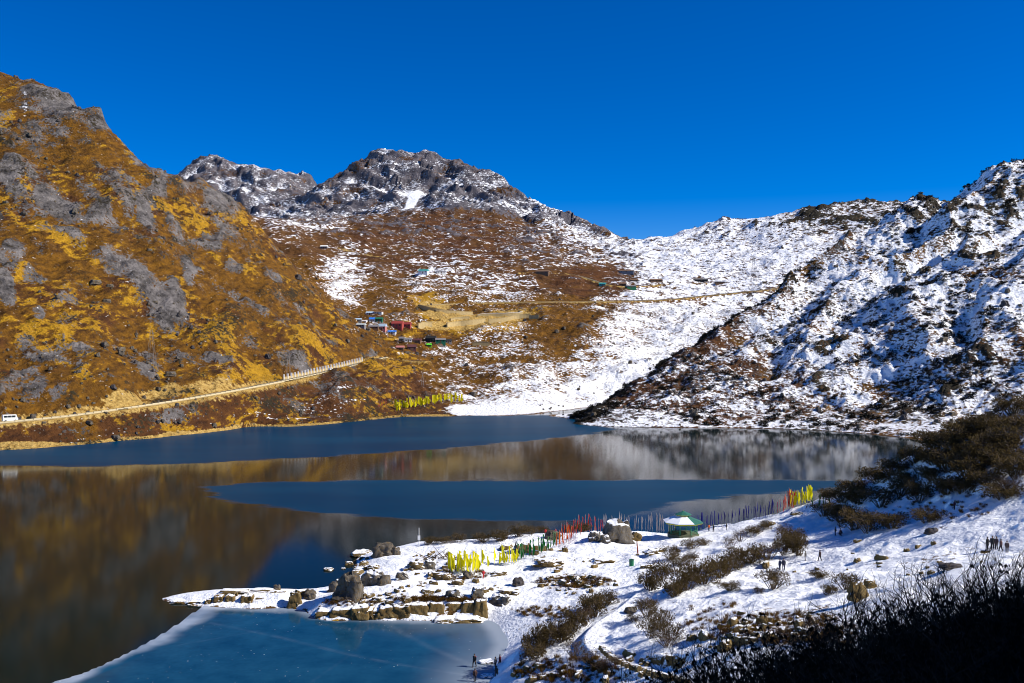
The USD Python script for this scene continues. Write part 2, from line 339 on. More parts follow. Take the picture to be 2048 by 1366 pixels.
def far_ring(px, d):
    Z = polar(px, d, far_fn)
    P, D = np.meshgrid(px, d)
    X, Y = (P - CX) / F * D, D
    PY = CY + (EYE - Z) / D * F           # where the smooth surface stands in the photograph: decides what grows there
    p3 = np.stack([X, Y, Z], -1).reshape(-1, 3)
    px_, py_, x, y, z, d_ = P.ravel(), PY.ravel(), X.ravel(), Y.ravel(), Z.ravel(), D.ravel()
    wob = (rfbm(p3 / 45, 4, 3) - 0.5) * 60
    wob2 = (rfbm(p3 / 30, 4, 9) - 0.5) * 60
    qx, qy = px_ + wob, py_ + wob2
    left = (1 - ss(-30, 40, px_ - np.interp(py_, [390, 450, 500, 560, 620, 680, 720, 835], [500, 510, 560, 620, 680, 745, 800, 905]) + 0.4 * wob)) * (d_ < 790)
    crest = np.interp(px_, [c[0] for c in CREST], [c[2] for c in CREST])
    right = (px_ > 1138) * (d_ < crest + 50)
    mount = ss(1380, 1480, d_ + 2 * wob) * (px_ < 1300) * ss(0, 40, 1300 - px_)
    valley = (1 - left) * (1 - right) * (1 - mount)
    n1, n2, n3 = fbm(p3 / 22, 5, 21), fbm(p3 / 9, 4, 22), fbm(p3 / 60, 4, 23)
    # --- rock
    rock = np.zeros(len(x))
    for (cx, cy, rx, ry, an, s) in ROCKS_LEFT:
        rock = np.maximum(rock, s * blob(qx, qy, cx, cy, rx, ry, an, 0.5))
    rock *= left * np.clip(0.82 + 0.45 * (n2 - 0.5) + 0.35 * (n1 - 0.5), 0, 1)
    u = (p3[:, 0] * 0.55 - p3[:, 1] * 0.5 - p3[:, 2] * 0.6); w_ = p3[:, 0] * 0.7 + p3[:, 2] * 0.65
    strat = fbm(np.stack([u / 34, w_ / 9, p3[:, 1] / 30], -1), 5, 31)
    rock = np.maximum(rock, left * (0.17 + 0.95 * (strat - 0.5) + 0.45 * (n2 - 0.5) + 0.10 * ss(560, 420, py_)))
    rock = np.maximum(rock, mount * (0.74 + 0.5 * (n3 - 0.5) + 0.5 * (n1 - 0.5)))
    rock = np.maximum(rock, right * (0.16 + 0.7 * (n1 - 0.5) + 0.5 * (n2 - 0.5) + 0.05 * ss(650, 400, py_)))
    rock = np.maximum(rock, valley * (0.08 + 0.6 * (n1 - 0.5) + 0.55 * (n2 - 0.5) + 0.25 * ss(1350, 1250, px_) * ss(1080, 1200, d_) + 0.25 * ss(1500, 1600, qx) * ss(520, 420, py_) + 0.3 * blob(qx, qy, 1440, 455, 60, 30)))
    rock = np.clip(rock, 0, 1) * ss(0.5, 4, z)
    hard = ss(0.42, 0.58, rock)
    rockc = np.maximum(rock, right * (0.42 + 0.35 * (n1 - 0.5)) + valley * ss(1130, 1300, px_) * (0.50 + 0.4 * (n1 - 0.5)))
    # --- relief
    f1, e1, r1 = facets(p3 + 3 * (np.stack([n1, n2, n3], -1) - 0.5), 13.0, 5, 0.9, 0.55)
    f2, e2, r2 = facets(p3 + 2 * (np.stack([n2, n3, n1], -1) - 0.5), 5.0, 6, 0.9, 0.6)
    f3, e3, r3 = facets(p3 * [1, 1, 0.6] + 9 * (np.stack([n1, n3, n2], -1) - 0.5), 45.0, 8, 1.0, 0.18)
    amp = ss(0.5, 12, z)
    gully = 1 - np.abs(2 * rfbm(np.stack([(x * 0.8 + y * 0.6) / 55, (x * 0.6 - y * 0.8) / 160, z / 140], -1), 4, 41) - 1)
    spur = 1 - np.abs(2 * rfbm(np.stack([(x * 0.7 - y * 0.7 + 18 * (n3 - 0.5)) / 62, (x + y) * 0.7 / 190, 0 * x], -1), 3, 44) - 1)
    dia = fbm(np.stack([(0.55 * x - 0.75 * z) / 16, (0.75 * x + 0.55 * z) / 60, y / 60], -1), 4, 47)
    dz = amp * left * 7 * (dia - 0.5) + amp * (left * (17 * (gully - 0.78) + 3.5 * (n1 - 0.5) + 1.2 * (n2 - 0.5)) + right * (5 * (n1 - 0.5) + 3 * (n2 - 0.5) + (34 + 18 * ss(1600, 1850, px_)) * (spur - 0.80) * ss(4, 50, z)) + valley * (6 * (n1 - 0.5) + 5 * (n3 - 0.5) + 2 * (n2 - 0.5)) + mount * (52 * (gully - 0.75) + 5 * (n1 - 0.5)))
    near_far = 1 + 1.2 * ss(1000, 1700, d_)
    dz += amp * hard * near_far * ((0.20 - 0.08 * left - 0.15 * mount) * f1 + (0.22 - 0.14 * mount) * f2) + amp * mount * hard * f3 * 0.36 + amp * hard * (0.8 - 0.5 * left)
    dz *= 1 - 0.92 * mount * blob(px_, py_, 826, 398, 26, 34, 32, 0.5)
    lump = np.clip(0.5 - np.abs(noise(p3 / 4.2, 61) - 0.5), 0, 1)
    dz += amp * (right * 1.0 + valley * 0.35 + left * 0.4) * (noise(p3 / 3.2, 62) - 0.5) * 2.2
    z2 = z + dz
    # --- road benches
    earth = np.zeros(len(x))
    for line, half in ROADS:
        sel = (y > line[:, 1].min() - 30) & (y < line[:, 1].max() + 30) & (x > line[:, 0].min() - 30) & (x < line[:, 0].max() + 30)
        if not sel.any():
            continue
        q, zz, sg = poly_dist(x[sel], y[sel], line)
        bench = 1 - ss(half + 0.6, half + 3.0, q)
        reach = 1 - ss(half + 1, half + (14 if half > 3 else 8), q)
        tgt = zz - 0.15
        zs = z2[sel]
        zs = zs * (1 - reach) + (tgt + np.sign(zs - tgt) * np.minimum(np.abs(zs - tgt), 0.75 * np.clip(q - half, 0, None))) * reach
        z2[sel] = zs * (1 - bench) + tgt * bench
        earth[sel] = np.maximum(earth[sel], (1 - ss(half, half + 6, q)) * (0.75 if half > 3.3 else 0.6))
    z2 = np.where(z < 0.5, np.minimum(z2, z), z2)
    v = np.stack([x, y, z2], -1)
    V = v.reshape(len(d), len(px), 3)
    nrm = np.cross(np.gradient(V, axis=1), np.gradient(V, axis=0))
    nrm /= np.linalg.norm(nrm, axis=-1, keepdims=True)
    nrm *= np.sign(nrm[..., 2:])
    flat = nrm[..., 2].ravel()
    fd = 9 if d[0] < 900 else 16
    away = gaussian_filter(Z + dz.reshape(Z.shape), 6).ravel() - (z + dz)       # hollow = positive
    # --- snow
    streak = fbm(np.stack([x / 16, y / 40, z / 2.2], -1), 5, 51)
    sb = np.interp(qy, [480, 540, 600, 640, 700, 760, 800], [1010, 1130, 1130, 1120, 1060, 1010, 880])
    vs = 0.13 + 0.53 * ss(-40, 230, qx - sb) + 0.13 * ss(700, 800, py_) * ss(820, 900, px_)
    vs += 0.22 * blob(qx, qy, 690, 565, 45, 60) * 2 + 0.26 * blob(qx, qy, 880, 560, 90, 40) + 0.25 * blob(qx, qy, 1010, 575, 60, 30) + 0.08 * blob(qx, qy, 950, 490, 160, 40) + 0.28 * blob(qx, qy, 620, 435, 120, 25)
    vs += 0.14 * blob(qx, qy, 960, 740, 130, 60) + 0.16 * blob(qx, qy, 1000, 680, 90, 50) - 0.35 * blob(qx, qy, 1190, 560, 80, 25) - 0.3 * blob(qx, qy, 1130, 660, 60, 40)
    vs = np.maximum(vs, 1.15 * ss(805, 815, py_ + 0.15 * wob2) * ss(800, 900, px_ + 6 * (py_ - 815)) * (z < 9))
    snow = valley * (vs + (0.42 - 0.15 * ss(0, 150, qx - sb)) * (streak - 0.5) + 0.30 * (n2 - 0.5) + 0.2 * (n1 - 0.5) - 0.45 * hard)
    snow = snow + mount * (0.33 + 0.42 * (n3 - 0.5) + 0.5 * (fbm(p3 / [50, 60, 14], 4, 57) - 0.5) + 0.02 * ss(380, 460, py_) - 0.25 * ss(0.75, 0.5, flat) + 0.02 * np.clip(away, -6, 6))
    snow = snow + mount * blob(px_, py_, 826, 400, 9, 22, 32, 0.3)
    rs = 0.585 - 0.20 * blob(qx, qy, 1400, 770, 190, 90) - 0.14 * blob(qx, qy, 1250, 820, 100, 40) - 0.2 * ss(30, 0, py_ - np.interp(px_, [c[0] for c in CREST], [c[1] for c in CREST])) * ss(1850, 1600, px_) + 0.1 * ss(1550, 1750, px_)
    snow = snow + right * (rs + 0.32 * (n3 - 0.5) + 0.5 * (n2 - 0.5) + 0.35 * (streak - 0.5) + 0.3 * (n1 - 0.5) - 0.4 * hard + 0.06 * np.clip(away, -3, 3))
    snow = snow + left * (-0.10 + 0.4 * (streak - 0.5) + 0.16 * blob(px_, py_, 130, 190, 140, 30) * (n2 > 0.55) + 0.22 * blob(qx, qy, 640, 815, 140, 35) + 0.5 * blob(px_, py_, 50, 215, 5, 20))
    snow = np.clip(snow, 0, 1)
    snow = np.where(z2 < 0.25, snow * 0.3, snow)
    # --- yellow grass, rust, scrub, bare earth
    yel = left * (0.31 + 0.35 * (n3 - 0.5) + 0.45 * (n1 - 0.5) + 0.3 * (n2 - 0.5))
    for (cx, cy, rx, ry, an, s) in YELLOW:
        yel = np.maximum(yel, (s * 0.62 + 0.5 * (n2 - 0.5) + 0.35 * (n1 - 0.5)) * blob(qx, qy, cx, cy, rx, ry, an))
    yel = np.where(left + valley > 0.5, yel, 0.25 * right * blob(qx, qy, 1420, 780, 170, 70))
    rust = left * (0.34 + 0.5 * (n3 - 0.5) + 0.4 * (n1 - 0.5) + 0.5 * ss(0, 14, py_ - np.interp(px_, [0, 340, 770], [848, 812, 725]))) + valley * (0.22 + 0.35 * blob(qx, qy, 900, 480, 200, 70) + 0.4 * blob(qx, qy, 1190, 560, 90, 30)) + mount * 0.3 + right * (0.5 + 0.3 * blob(qx, qy, 1400, 790, 200, 80))
    scrub = right * (0.30 + 0.5 * (n2 - 0.5) + 0.5 * (n1 - 0.5) + 0.5 * ss(34, 4, py_ - np.interp(px_, [c[0] for c in CREST], [c[1] for c in CREST]) + 0.3 * wob) * ss(1650, 1300, px_) + 0.04 * ss(1650, 1950, px_)
                     - 0.5 * blob(qx, qy, 1400, 770, 170, 80)) + valley * (0.10 + (0.18 + 0.5 * (n2 - 0.5)) * ss(1180, 1400, px_) + 0.3 * (n1 - 0.5) * ss(1180, 1400, px_) + 0.3 * ss(1500, 1600, qx) * ss(520, 420, py_))
    scrub = scrub + left * (0.24 + 0.45 * (n2 - 0.5) + 0.35 * (dia - 0.5))
    scrub = np.clip(scrub, 0, 1)
    snow = snow - 0.35 * ss(0.4, 0.6, scrub)
    for (cx, cy, rx, ry, s) in EARTH:
        earth = np.maximum(earth, s * blob(px_ + 0.2 * wob, py_ + 0.12 * wob2, cx, cy, rx, ry, 0, 0.4))
    earth = np.maximum(earth, left * 0.8 * (1 - ss(0.4, 1.6, z)) * ss(-0.5, 0.1, z))
    snow = np.where(earth > 0.4, snow * 0.25, snow)
    yel = np.where(earth > 0.5, yel * 0.6, yel)
    m1 = np.stack([snow, rockc * (1 - 0.7 * (earth > 0.5)), yel], -1)
    m2 = np.stack([rust, scrub, earth], -1)
    return v, np.clip(m1, 0, 1), np.clip(m2, 0, 1), dict(left=left, right=right, valley=valley, mount=mount, px=px_, py=py_)

ROCKS_LEFT = [(130, 215, 75, 45, 12, 1), (195, 240, 30, 42, 10, 1), (60, 200, 40, 30, 0, .75), (110, 275, 40, 18, 30, .8), (20, 350, 30, 30, 30, .9), (110, 405, 60, 34, 40, 1), (60, 420, 40, 20, 20, .8), (170, 375, 30, 16, 40, .7),
              (190, 430, 26, 20, 20, .9), (240, 390, 22, 60, -25, .7), (290, 430, 20, 50, -30, .8), (310, 370, 22, 32, 10, .9), (255, 540, 80, 34, 35, 1), (320, 600, 28, 60, -25, 1), (355, 600, 20, 60, -22, .8), (380, 545, 16, 36, -25, .9),
              (20, 520, 28, 46, 0, .9), (70, 560, 30, 20, 20, .7), (10, 590, 22, 30, 0, .9), (140, 470, 40, 14, 20, .7), (200, 500, 40, 12, 10, .8), (420, 480, 40, 30, 0, .8), (440, 410, 50, 26, 20, .8), (380, 380, 30, 18, 0, .7),
              (360, 460, 18, 40, -20, .8), (470, 540, 30, 24, 0, .7), (500, 610, 26, 16, 20, .6), (75, 635, 16, 18, 0, .9), (60, 760, 40, 36, 60, .9), (15, 770, 20, 40, 60, .8), (120, 780, 16, 34, 60, .7), (160, 720, 20, 14, 20, .7),
              (430, 720, 50, 12, 20, .8), (500, 690, 24, 12, 10, .7), (570, 640, 20, 12, 0, .7), (545, 560, 26, 14, 30, .7), (690, 628, 16, 18, 60, 1), (735, 705, 14, 10, 30, .9), (890, 780, 14, 16, 30, 1), (850, 700, 12, 8, 0, .8), (690, 770, 40, 12, 20, .7), (600, 790, 36, 12, 20, .6), (350, 860, 26, 8, 0, .8), (560, 800, 40, 14, 10, .5)]
YELLOW = [(120, 480, 150, 22, 25, 1.0), (220, 520, 60, 14, 25, .8), (60, 660, 120, 36, 20, .95), (130, 720, 80, 26, 30, .9), (40, 545, 40, 26, 30, .9), (200, 790, 50, 20, 30, .8), (440, 670, 50, 30, 35, .9), (420, 640, 30, 20, 30, .8),
          (320, 745, 40, 12, 35, 1), (370, 770, 60, 18, 10, .8), (560, 745, 60, 12, 0, 1.35), (640, 728, 60, 12, -8, 1.35), (480, 760, 50, 12, 0, .9), (450, 520, 50, 26, 30, .7), (510, 540, 30, 30, 0, .8), (400, 450, 50, 30, 20, .7), (350, 560, 30, 24, 0, .7),
          (800, 725, 60, 20, 0, .9), (790, 745, 60, 16, 0, .85), (830, 665, 90, 12, -10, .9), (850, 608, 40, 14, 0, 1.3), (960, 640, 120, 24, -6, 1.1), (250, 840, 50, 14, 0, .5), (340, 850, 40, 14, 0, .7), (880, 625, 60, 10, 0, .9)]
EARTH = [(865, 611, 36, 10, .95), (950, 634, 100, 11, .8), (930, 650, 80, 8, .85), (900, 655, 70, 6, .7), (1010, 628, 60, 6, .7), (330, 770, 60, 14, .6), (260, 795, 60, 16, .7), (180, 812, 60, 12, .6), (420, 765, 60, 12, .6), (880, 630, 40, 10, .7), (60, 888, 90, 6, .8), (350, 873, 60, 5, .7)]

def place(name, px, d, fmat, cut, label_of):
    v, m1, m2, info = far_ring(px, d)
    fa = grid_faces(len(d), len(px))
    fa = fa[(v[fa][:, :, 2] > -4).any(1)]
    return v, m1, m2, info, fa

pxc = np.arange(-220, 2301, 2.2)
d1 = np.exp(np.linspace(np.log(352), np.log(930), 470))
d2 = np.exp(np.linspace(np.log(930), np.log(2900), 330))
v, m1, m2, inf1, fa = place('r1', pxc, d1, M_hill, -4, None)
RING1 = (pxc, d1, v.reshape(len(d1), len(pxc), 3), inf1)
cen = inf1['px'][fa[:, 0]]
drow = v[fa[:, 0], 1]
isr = inf1['right'][fa[:, 0]] > 0.5
isl = (~isr) & (cen < 905) & (inf1['left'][fa[:, 0]] > 0.5)
terrain_mesh('grassy_hillside', v, fa[isl], M_hill, m1, m2, kind='structure')
terrain_mesh('snowy_hillside', v, fa[isr], M_hill, m1, m2, kind='structure')
terrain_mesh('valley_slope', v, fa[~isl & ~isr], M_hill, m1, m2, kind='structure')
px2 = np.arange(-220, 2301, 2.8)
v, m1, m2, inf2, fa = place('r2', px2, d2, M_far, -4, None)
RING2 = (px2, d2, v.reshape(len(d2), len(px2), 3), inf2)
terrain_mesh('mountains', v, fa, M_far, m1, m2, kind='structure')

# ------------------------------------------------------------------ near terrain: the snowy promontory and the slope the camera stands on
ctn = []
def CN(px, py, d): ctn.append(at(px, py, d))
def CW(x, y, z): ctn.append(np.array([x, y, z], float))
SPIT_FRONT = [(322, 1199), (360, 1206), (420, 1211), (500, 1213), (580, 1213), (610, 1219), (640, 1231), (720, 1237), (800, 1239), (900, 1238), (975, 1238), (1003, 1262), (1016, 1290), (1004, 1312), (985, 1335), (975, 1366), (960, 1420)]
SPIT_BACK = [(322, 1197), (370, 1186), (430, 1180), (500, 1177), (560, 1178), (620, 1179), (660, 1172), (690, 1150), (705, 1122), (715, 1106), (760, 1100), (840, 1082)]
for q in SPIT_FRONT[1:]:
    p = wat(*q); ctn.append(p)
    o = np.array([-0.3, -1.0, 0]) if q[0] < 990 else np.array([-1.0, -0.2, 0])
    ctn.append(p + 3 * o - [0, 0, 1.2]); ctn.append(p + 14 * o - [0, 0, 4])
for q in SPIT_BACK:
    p = wat(*q); ctn.append(p)
    o = np.array([-0.6, 1.0, 0])
    ctn.append(p + 3 * o - [0, 0, 1.2]); ctn.append(p + 14 * o - [0, 0, 4])
ctn.append(wat(306, 1198) - [0, 0, 0.8])
# top of the spit and of its rock ledge
for q in ((340, 1196, .35), (380, 1193, .9), (430, 1189, 1.3), (500, 1188, 1.6), (560, 1190, 1.6), (600, 1196, 1.4), (600, 1205, .9), (500, 1203, 1.0), (420, 1203, .7),
          (640, 1222, 1.0), (640, 1205, 1.7), (700, 1205, 2.2), (800, 1203, 2.5), (900, 1203, 2.5), (965, 1205, 2.4), (700, 1180, 2.0), (660, 1190, 1.6), (740, 1150, 2.0), (760, 1120, 1.7), (740, 1108, 1.0),
          (850, 1170, 2.3), (950, 1165, 2.4), (1020, 1180, 2.2), (1000, 1215, 1.6), (1030, 1235, 1.2), (1050, 1200, 2.2), (850, 1120, 2.3), (850, 1092, 1.9), (930, 1095, 2.4), (930, 1130, 2.4), (1000, 1120, 2.6), (1010, 1088, 2.6),
          (1100, 1068, 2.8), (1100, 1105, 2.9), (1100, 1150, 2.8), (1180, 1075, 3.0), (1180, 1110, 3.1), (1180, 1150, 3.3), (1240, 1066, 2.9), (1300, 1070, 2.7), (1300, 1110, 3.3), (1260, 1150, 4.0), (1380, 1075, 2.6), (1100, 1200, 2.5), (1060, 1245, 1.4)):
    ctn.append(wat(q[0], q[1], q[2]))
# hidden far side of the promontory
for px in (930, 1010, 1100, 1180, 1240, 1300, 1380):
    d0 = {930: 198, 1010: 202, 1100: 206, 1180: 205, 1240: 207, 1300: 206, 1380: 203}[px]
    d1_ = d0 + 5
    CW((px - CX) / F * (d0 + 6), d0 + 6, 0.9); CW((px - CX) / F * (d0 + 11), d0 + 11, -0.6); CW((px - CX) / F * (d0 + 25), d0 + 25, -5)
for q in ((1450, 1052, 200), (1500, 1042, 199), (1550, 1030, 199), (1600, 1012, 200), (1635, 1000, 201), (1660, 990, 203), (1700, 975, 200), (1760, 950, 196), (1820, 922, 192), (1880, 890, 188), (1940, 862, 185), (2000, 835, 183), (2048, 808, 181), (2150, 760, 178)):
    CN(*q)
    p = at(*q); n = np.array([-0.35, 1.0, 0])
    drop = max(p[2], 3)
    ctn.append(p + n * 7 - [0, 0, 0.35 * drop]); ctn.append(p + n * 22 - [0, 0, drop + 1]); ctn.append(p + n * 40 - [0, 0, drop + 6])
for q in ((1450, 1085, 180), (1450, 1120, 160), (1563, 1140, 147), (1640, 1122, 147), (1550, 1070, 178), (1600, 1060, 178), (1680, 1068, 163), (1620, 1030, 190), (1700, 1020, 182), (1760, 1010, 175), (1820, 990, 168), (1900, 960, 162), (1980, 920, 158), (2048, 890, 155),
          (1780, 1070, 148), (1860, 1080, 138), (1860, 1040, 148), (1990, 1102, 120), (1950, 1040, 138), (2048, 1000, 138), (2048, 1060, 124), (2100, 1080, 116), (2150, 950, 135), (1400, 1160, 142), (1330, 1190, 137), (1400, 1200, 128), (1500, 1180, 128), (1600, 1180, 122), (1700, 1170, 115),
          (1300, 1230, 126), (1240, 1240, 127), (1180, 1250, 127), (1100, 1275, 127), (1050, 1300, 125), (1030, 1330, 119), (1060, 1366, 110), (1130, 1300, 120), (1200, 1300, 114), (1200, 1280, 118), (1260, 1320, 104), (1340, 1345, 96), (1230, 1366, 98), (1150, 1366, 104), (1300, 1280, 110),
          (1400, 1270, 104), (1380, 1310, 97), (1500, 1260, 98), (1600, 1240, 98), (1720, 1190, 107), (1800, 1180, 98), (1900, 1150, 100), (1500, 1330, 85), (1650, 1290, 82), (1800, 1240, 82), (1950, 1190, 86), (2048, 1150, 90), (1400, 1400, 80), (1900, 1300, 60), (2048, 1240, 66), (1700, 1400, 50), (1500, 1480, 48), (1300, 1480, 68), (2048, 1400, 34)):
    CN(*q)
# slope up to the camera and the steep bank that keeps it in the shade, all beyond the right and lower edges of the picture
for q in ((0, 0, 41.9), (0, 4, 41.0), (2, 8, 39.4), (-3, 10, 37), (3, 14, 36.6), (8, 14, 38.5), (12, 22, 36.2), (6, 22, 34.2), (0, 20, 33), (-8, 25, 29), (0, 40, 24), (-15, 45, 18), (-5, 70, 10), (-25, 75, 4), (-20, 95, 0.5), (-40, 90, -1), (10, 40, 27.5), (14, 60, 20), (20, 34, 31.5), (24, 50, 28),
          (8, 4, 43.5), (16, 8, 48), (26, 14, 54), (40, 20, 64), (60, 25, 74), (90, 30, 85), (30, 0, 66), (50, 5, 82), (90, 0, 110), (30, 34, 41), (44, 40, 48), (60, 48, 52), (90, 60, 58), (40, 62, 30), (54, 66, 34), (75, 75, 40), (105, 90, 50), (56, 90, 24), (75, 100, 26), (100, 112, 36), (130, 120, 52), (90, 140, 31), (115, 150, 44), (145, 160, 64), (110, 180, 44), (140, 190, 60),
          (10, -10, 52), (0, -15, 50), (-20, -20, 45), (-30, 0, 36), (-50, 20, 20), (-60, -20, 40), (30, -30, 80), (60, -40, 105), (100, -40, 130), (-60, 60, 2), (-90, 40, 4), (-90, 80, -4), (-90, -20, 35), (0, -50, 75), (-60, -60, 60), (180, 60, 100), (180, 120, 80), (180, 180, 78), (160, -20, 140)):
    CW(*q)
ctn = np.array(ctn)
_, keep = np.unique(np.round(ctn[:, :2], 1), axis=0, return_index=True)
ctn = ctn[np.sort(keep)]
RN = RBFInterpolator(ctn[:, :2] / 20, ctn[:, 2], kernel='linear', smoothing=0.01)
PATH_LINE = smooth_line([at(*p) for p in ((1330, 1350, 97), (1270, 1335, 101), (1215, 1312, 108), (1190, 1285, 117), (1205, 1255, 125), (1250, 1225, 131), (1290, 1190, 139), (1330, 1165, 147))], 40)
def near_z(x, y, fine=True):
    sh = np.shape(x)
    x, y = np.ravel(x).astype(float), np.ravel(y).astype(float)
    z = RN(np.stack([x, y], -1) / 20)
    p3 = np.stack([x, y, 0 * x], -1)
    a = ss(0.2, 3.0, z) * ss(4, 25, np.hypot(x, y))
    z = z + a * (0.7 * (fbm(p3 / 9, 3, 81) - 0.5) + 0.4 * (fbm(p3 / 2.2, 4, 82) - 0.5))
    q, zz, sg = poly_dist(x, y, PATH_LINE)
    w = 1 - ss(1.2, 2.2, q)
    z = z * (1 - w) + (zz + 0.1) * w
    return z.reshape(sh)
NPX = np.r_[np.linspace(-6000, -800, 14)[:-1], np.linspace(-800, 240, 27)[:-1], np.arange(240, 2160, 2.4), np.linspace(2160, 3000, 60)[1:], np.linspace(3000, 9000, 40)[1:]]
ND = np.r_[np.exp(np.linspace(np.log(2.0), np.log(75), 90))[:-1], np.exp(np.linspace(np.log(75), np.log(255), 430))]
P, D = np.meshgrid(NPX, ND)
X, Y = (P - CX) / F * D, D
NZ = near_z(X, Y)
def near_masks(x, y, z, nrmz, pxl):
    p3 = np.stack([x, y, z], -1)
    n1, n2, n3 = fbm(p3 / 5, 4, 91), fbm(p3 / 1.6, 4, 92), fbm(p3 / 14, 3, 93)
    py = CY + (EYE - z) / np.maximum(y, 1) * F
    snow = 0.86 + 0.3 * (n1 - 0.5) + 0.3 * (n2 - 0.5) - 1.6 * np.clip(0.80 - nrmz, 0, 1)
    snow -= 0.5 * ss(0.3, 0.05, z) * ss(940, 860, pxl)
    snow = np.where(y < 62, snow - 0.75 * ss(62, 40, y), snow)
    snow -= 0.4 * blob(pxl, py, 1150, 1165, 70, 14) + 0.25 * blob(pxl, py, 1120, 1225, 80, 14) + 0.35 * blob(pxl, py, 1600, 1260, 140, 40) + 0.25 * blob(pxl, py, 1130, 1350, 90, 25)
    rust = 0.45 + 0.4 * (n1 - 0.5)
    scrub = np.where(y < 62, 0.6, 0.05)
    q, zz, sg = poly_dist(x, y, PATH_LINE)
    earth = 0.0 * x + 0.42 * (1 - ss(0.9, 1.5, q)) * ss(0, 1, n2)
    return np.stack([snow, np.clip(0.2 + 0.5 * (n3 - 0.5), 0, 1), 0.3 + 0.5 * (n1 - 0.5)], -1), np.stack([rust, scrub, earth], -1)
Vn = np.stack([X, Y, NZ], -1)
nr = np.cross(np.gradient(Vn, axis=1), np.gradient(Vn, axis=0)); nr /= np.linalg.norm(nr, axis=-1, keepdims=True) + 1e-9
m1, m2 = near_masks(X.ravel(), Y.ravel(), NZ.ravel(), np.abs(nr[..., 2]).ravel(), P.ravel())
fa = grid_faces(len(ND), len(NPX)); vv = Vn.reshape(-1, 3)
fa = fa[(vv[fa][:, :, 2] > -3.0).any(1)]
terrain_mesh('snowy_shore', vv, fa, M_near, m1, m2, kind='structure')
bx, by = np.linspace(-110, 180, 120), np.linspace(-70, 2.0, 40)
BX, BY = np.meshgrid(bx, by)
# the bank behind the camera
BZ = near_z(BX, BY)
vb = np.stack([BX, BY, BZ], -1).reshape(-1, 3)
fb = grid_faces(len(by), len(bx))
terrain_mesh('bank', vb, fb, M_near, np.tile([0.1, 0.3, 0.3], (len(vb), 1)), np.tile([0.5, 0.6, 0.0], (len(vb), 1)), kind='structure')

def spot(px, py, grid=None):
    """Where the line of sight through pixel (px, py) first meets the near ground."""
    k = int(np.argmin(np.abs(NPX - px)))
    prof = CY + (EYE - NZ[:, k]) / ND * F
    ok = np.nonzero((prof <= py) & (ND > 8) & (NZ[:, k] > -0.1))[0]
    if not len(ok):
        sel = np.nonzero((NZ[:, k] > 0.2) & (ND > 60))[0]
        i = sel[np.argmin(prof[sel])]
        print('SPOT', px, py, round(float(prof[i]), 1), round(float(ND[i]), 1))
        return np.array([(px - CX) / F * ND[i], ND[i], NZ[i, k]])
    i = ok[0]
    d = ND[i]
    if i > 0 and prof[i - 1] > py:
        t = (prof[i - 1] - py) / (prof[i - 1] - prof[i])
        d = ND[i - 1] + t * (ND[i] - ND[i - 1])
    x = (px - CX) / F * d
    return np.array([x, d, float(np.interp(d, ND, NZ[:, k]))])
def ground(x, y):
    return float(near_z(np.array([x]), np.array([y]))[0])
def far_spot(px, py, ring=None):
    best = None
    for PXs, DS, V3, _ in (RING1, RING2):
        k = int(np.argmin(np.abs(PXs - px)))
        prof = CY + (EYE - V3[:, k, 2]) / DS * F
        ok = np.nonzero((prof <= py) & (V3[:, k, 2] > -0.05))[0]
        if len(ok):
            i = ok[0]
            return np.array([(px - CX) / F * DS[i], DS[i], V3[i, k, 2]])
    raise ValueError((px, py))

# ------------------------------------------------------------------ lake
from shapely import Polygon, contains_xy, LineString
from shapely import points as sh_points, distance as sh_distance
def world_poly(pix):
    return np.array([wat(*p)[:2] for p in pix])
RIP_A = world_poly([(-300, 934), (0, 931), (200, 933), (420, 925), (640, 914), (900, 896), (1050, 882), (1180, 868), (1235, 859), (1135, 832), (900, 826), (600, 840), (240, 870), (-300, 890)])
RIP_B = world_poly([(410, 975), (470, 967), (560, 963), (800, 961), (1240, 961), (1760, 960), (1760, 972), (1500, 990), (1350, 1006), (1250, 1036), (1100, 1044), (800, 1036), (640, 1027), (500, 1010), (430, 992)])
pxl = np.arange(-1400, 3600, 12.0)
dl = np.exp(np.linspace(np.log(60), np.log(640), 420))
P, D = np.meshgrid(pxl, dl)
lx, ly = ((P - CX) / F * D).ravel(), D.ravel()
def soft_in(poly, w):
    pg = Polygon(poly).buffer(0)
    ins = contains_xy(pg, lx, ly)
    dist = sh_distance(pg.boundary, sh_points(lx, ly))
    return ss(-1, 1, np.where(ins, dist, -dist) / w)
rip = np.maximum(soft_in(RIP_A, 0.022 * ly), soft_in(RIP_B, 0.034 * ly))  # rippled bands: rougher water, with sky reflection painted into its colour
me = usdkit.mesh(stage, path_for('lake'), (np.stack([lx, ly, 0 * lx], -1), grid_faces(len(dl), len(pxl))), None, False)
UsdGeom.PrimvarsAPI(me).CreatePrimvar('ripple_sky', Sdf.ValueTypeNames.FloatArray, 'vertex').Set(Vt.FloatArray.FromNumpy(rip.astype(np.float32)))
data(me.GetPrim(), kind='structure')
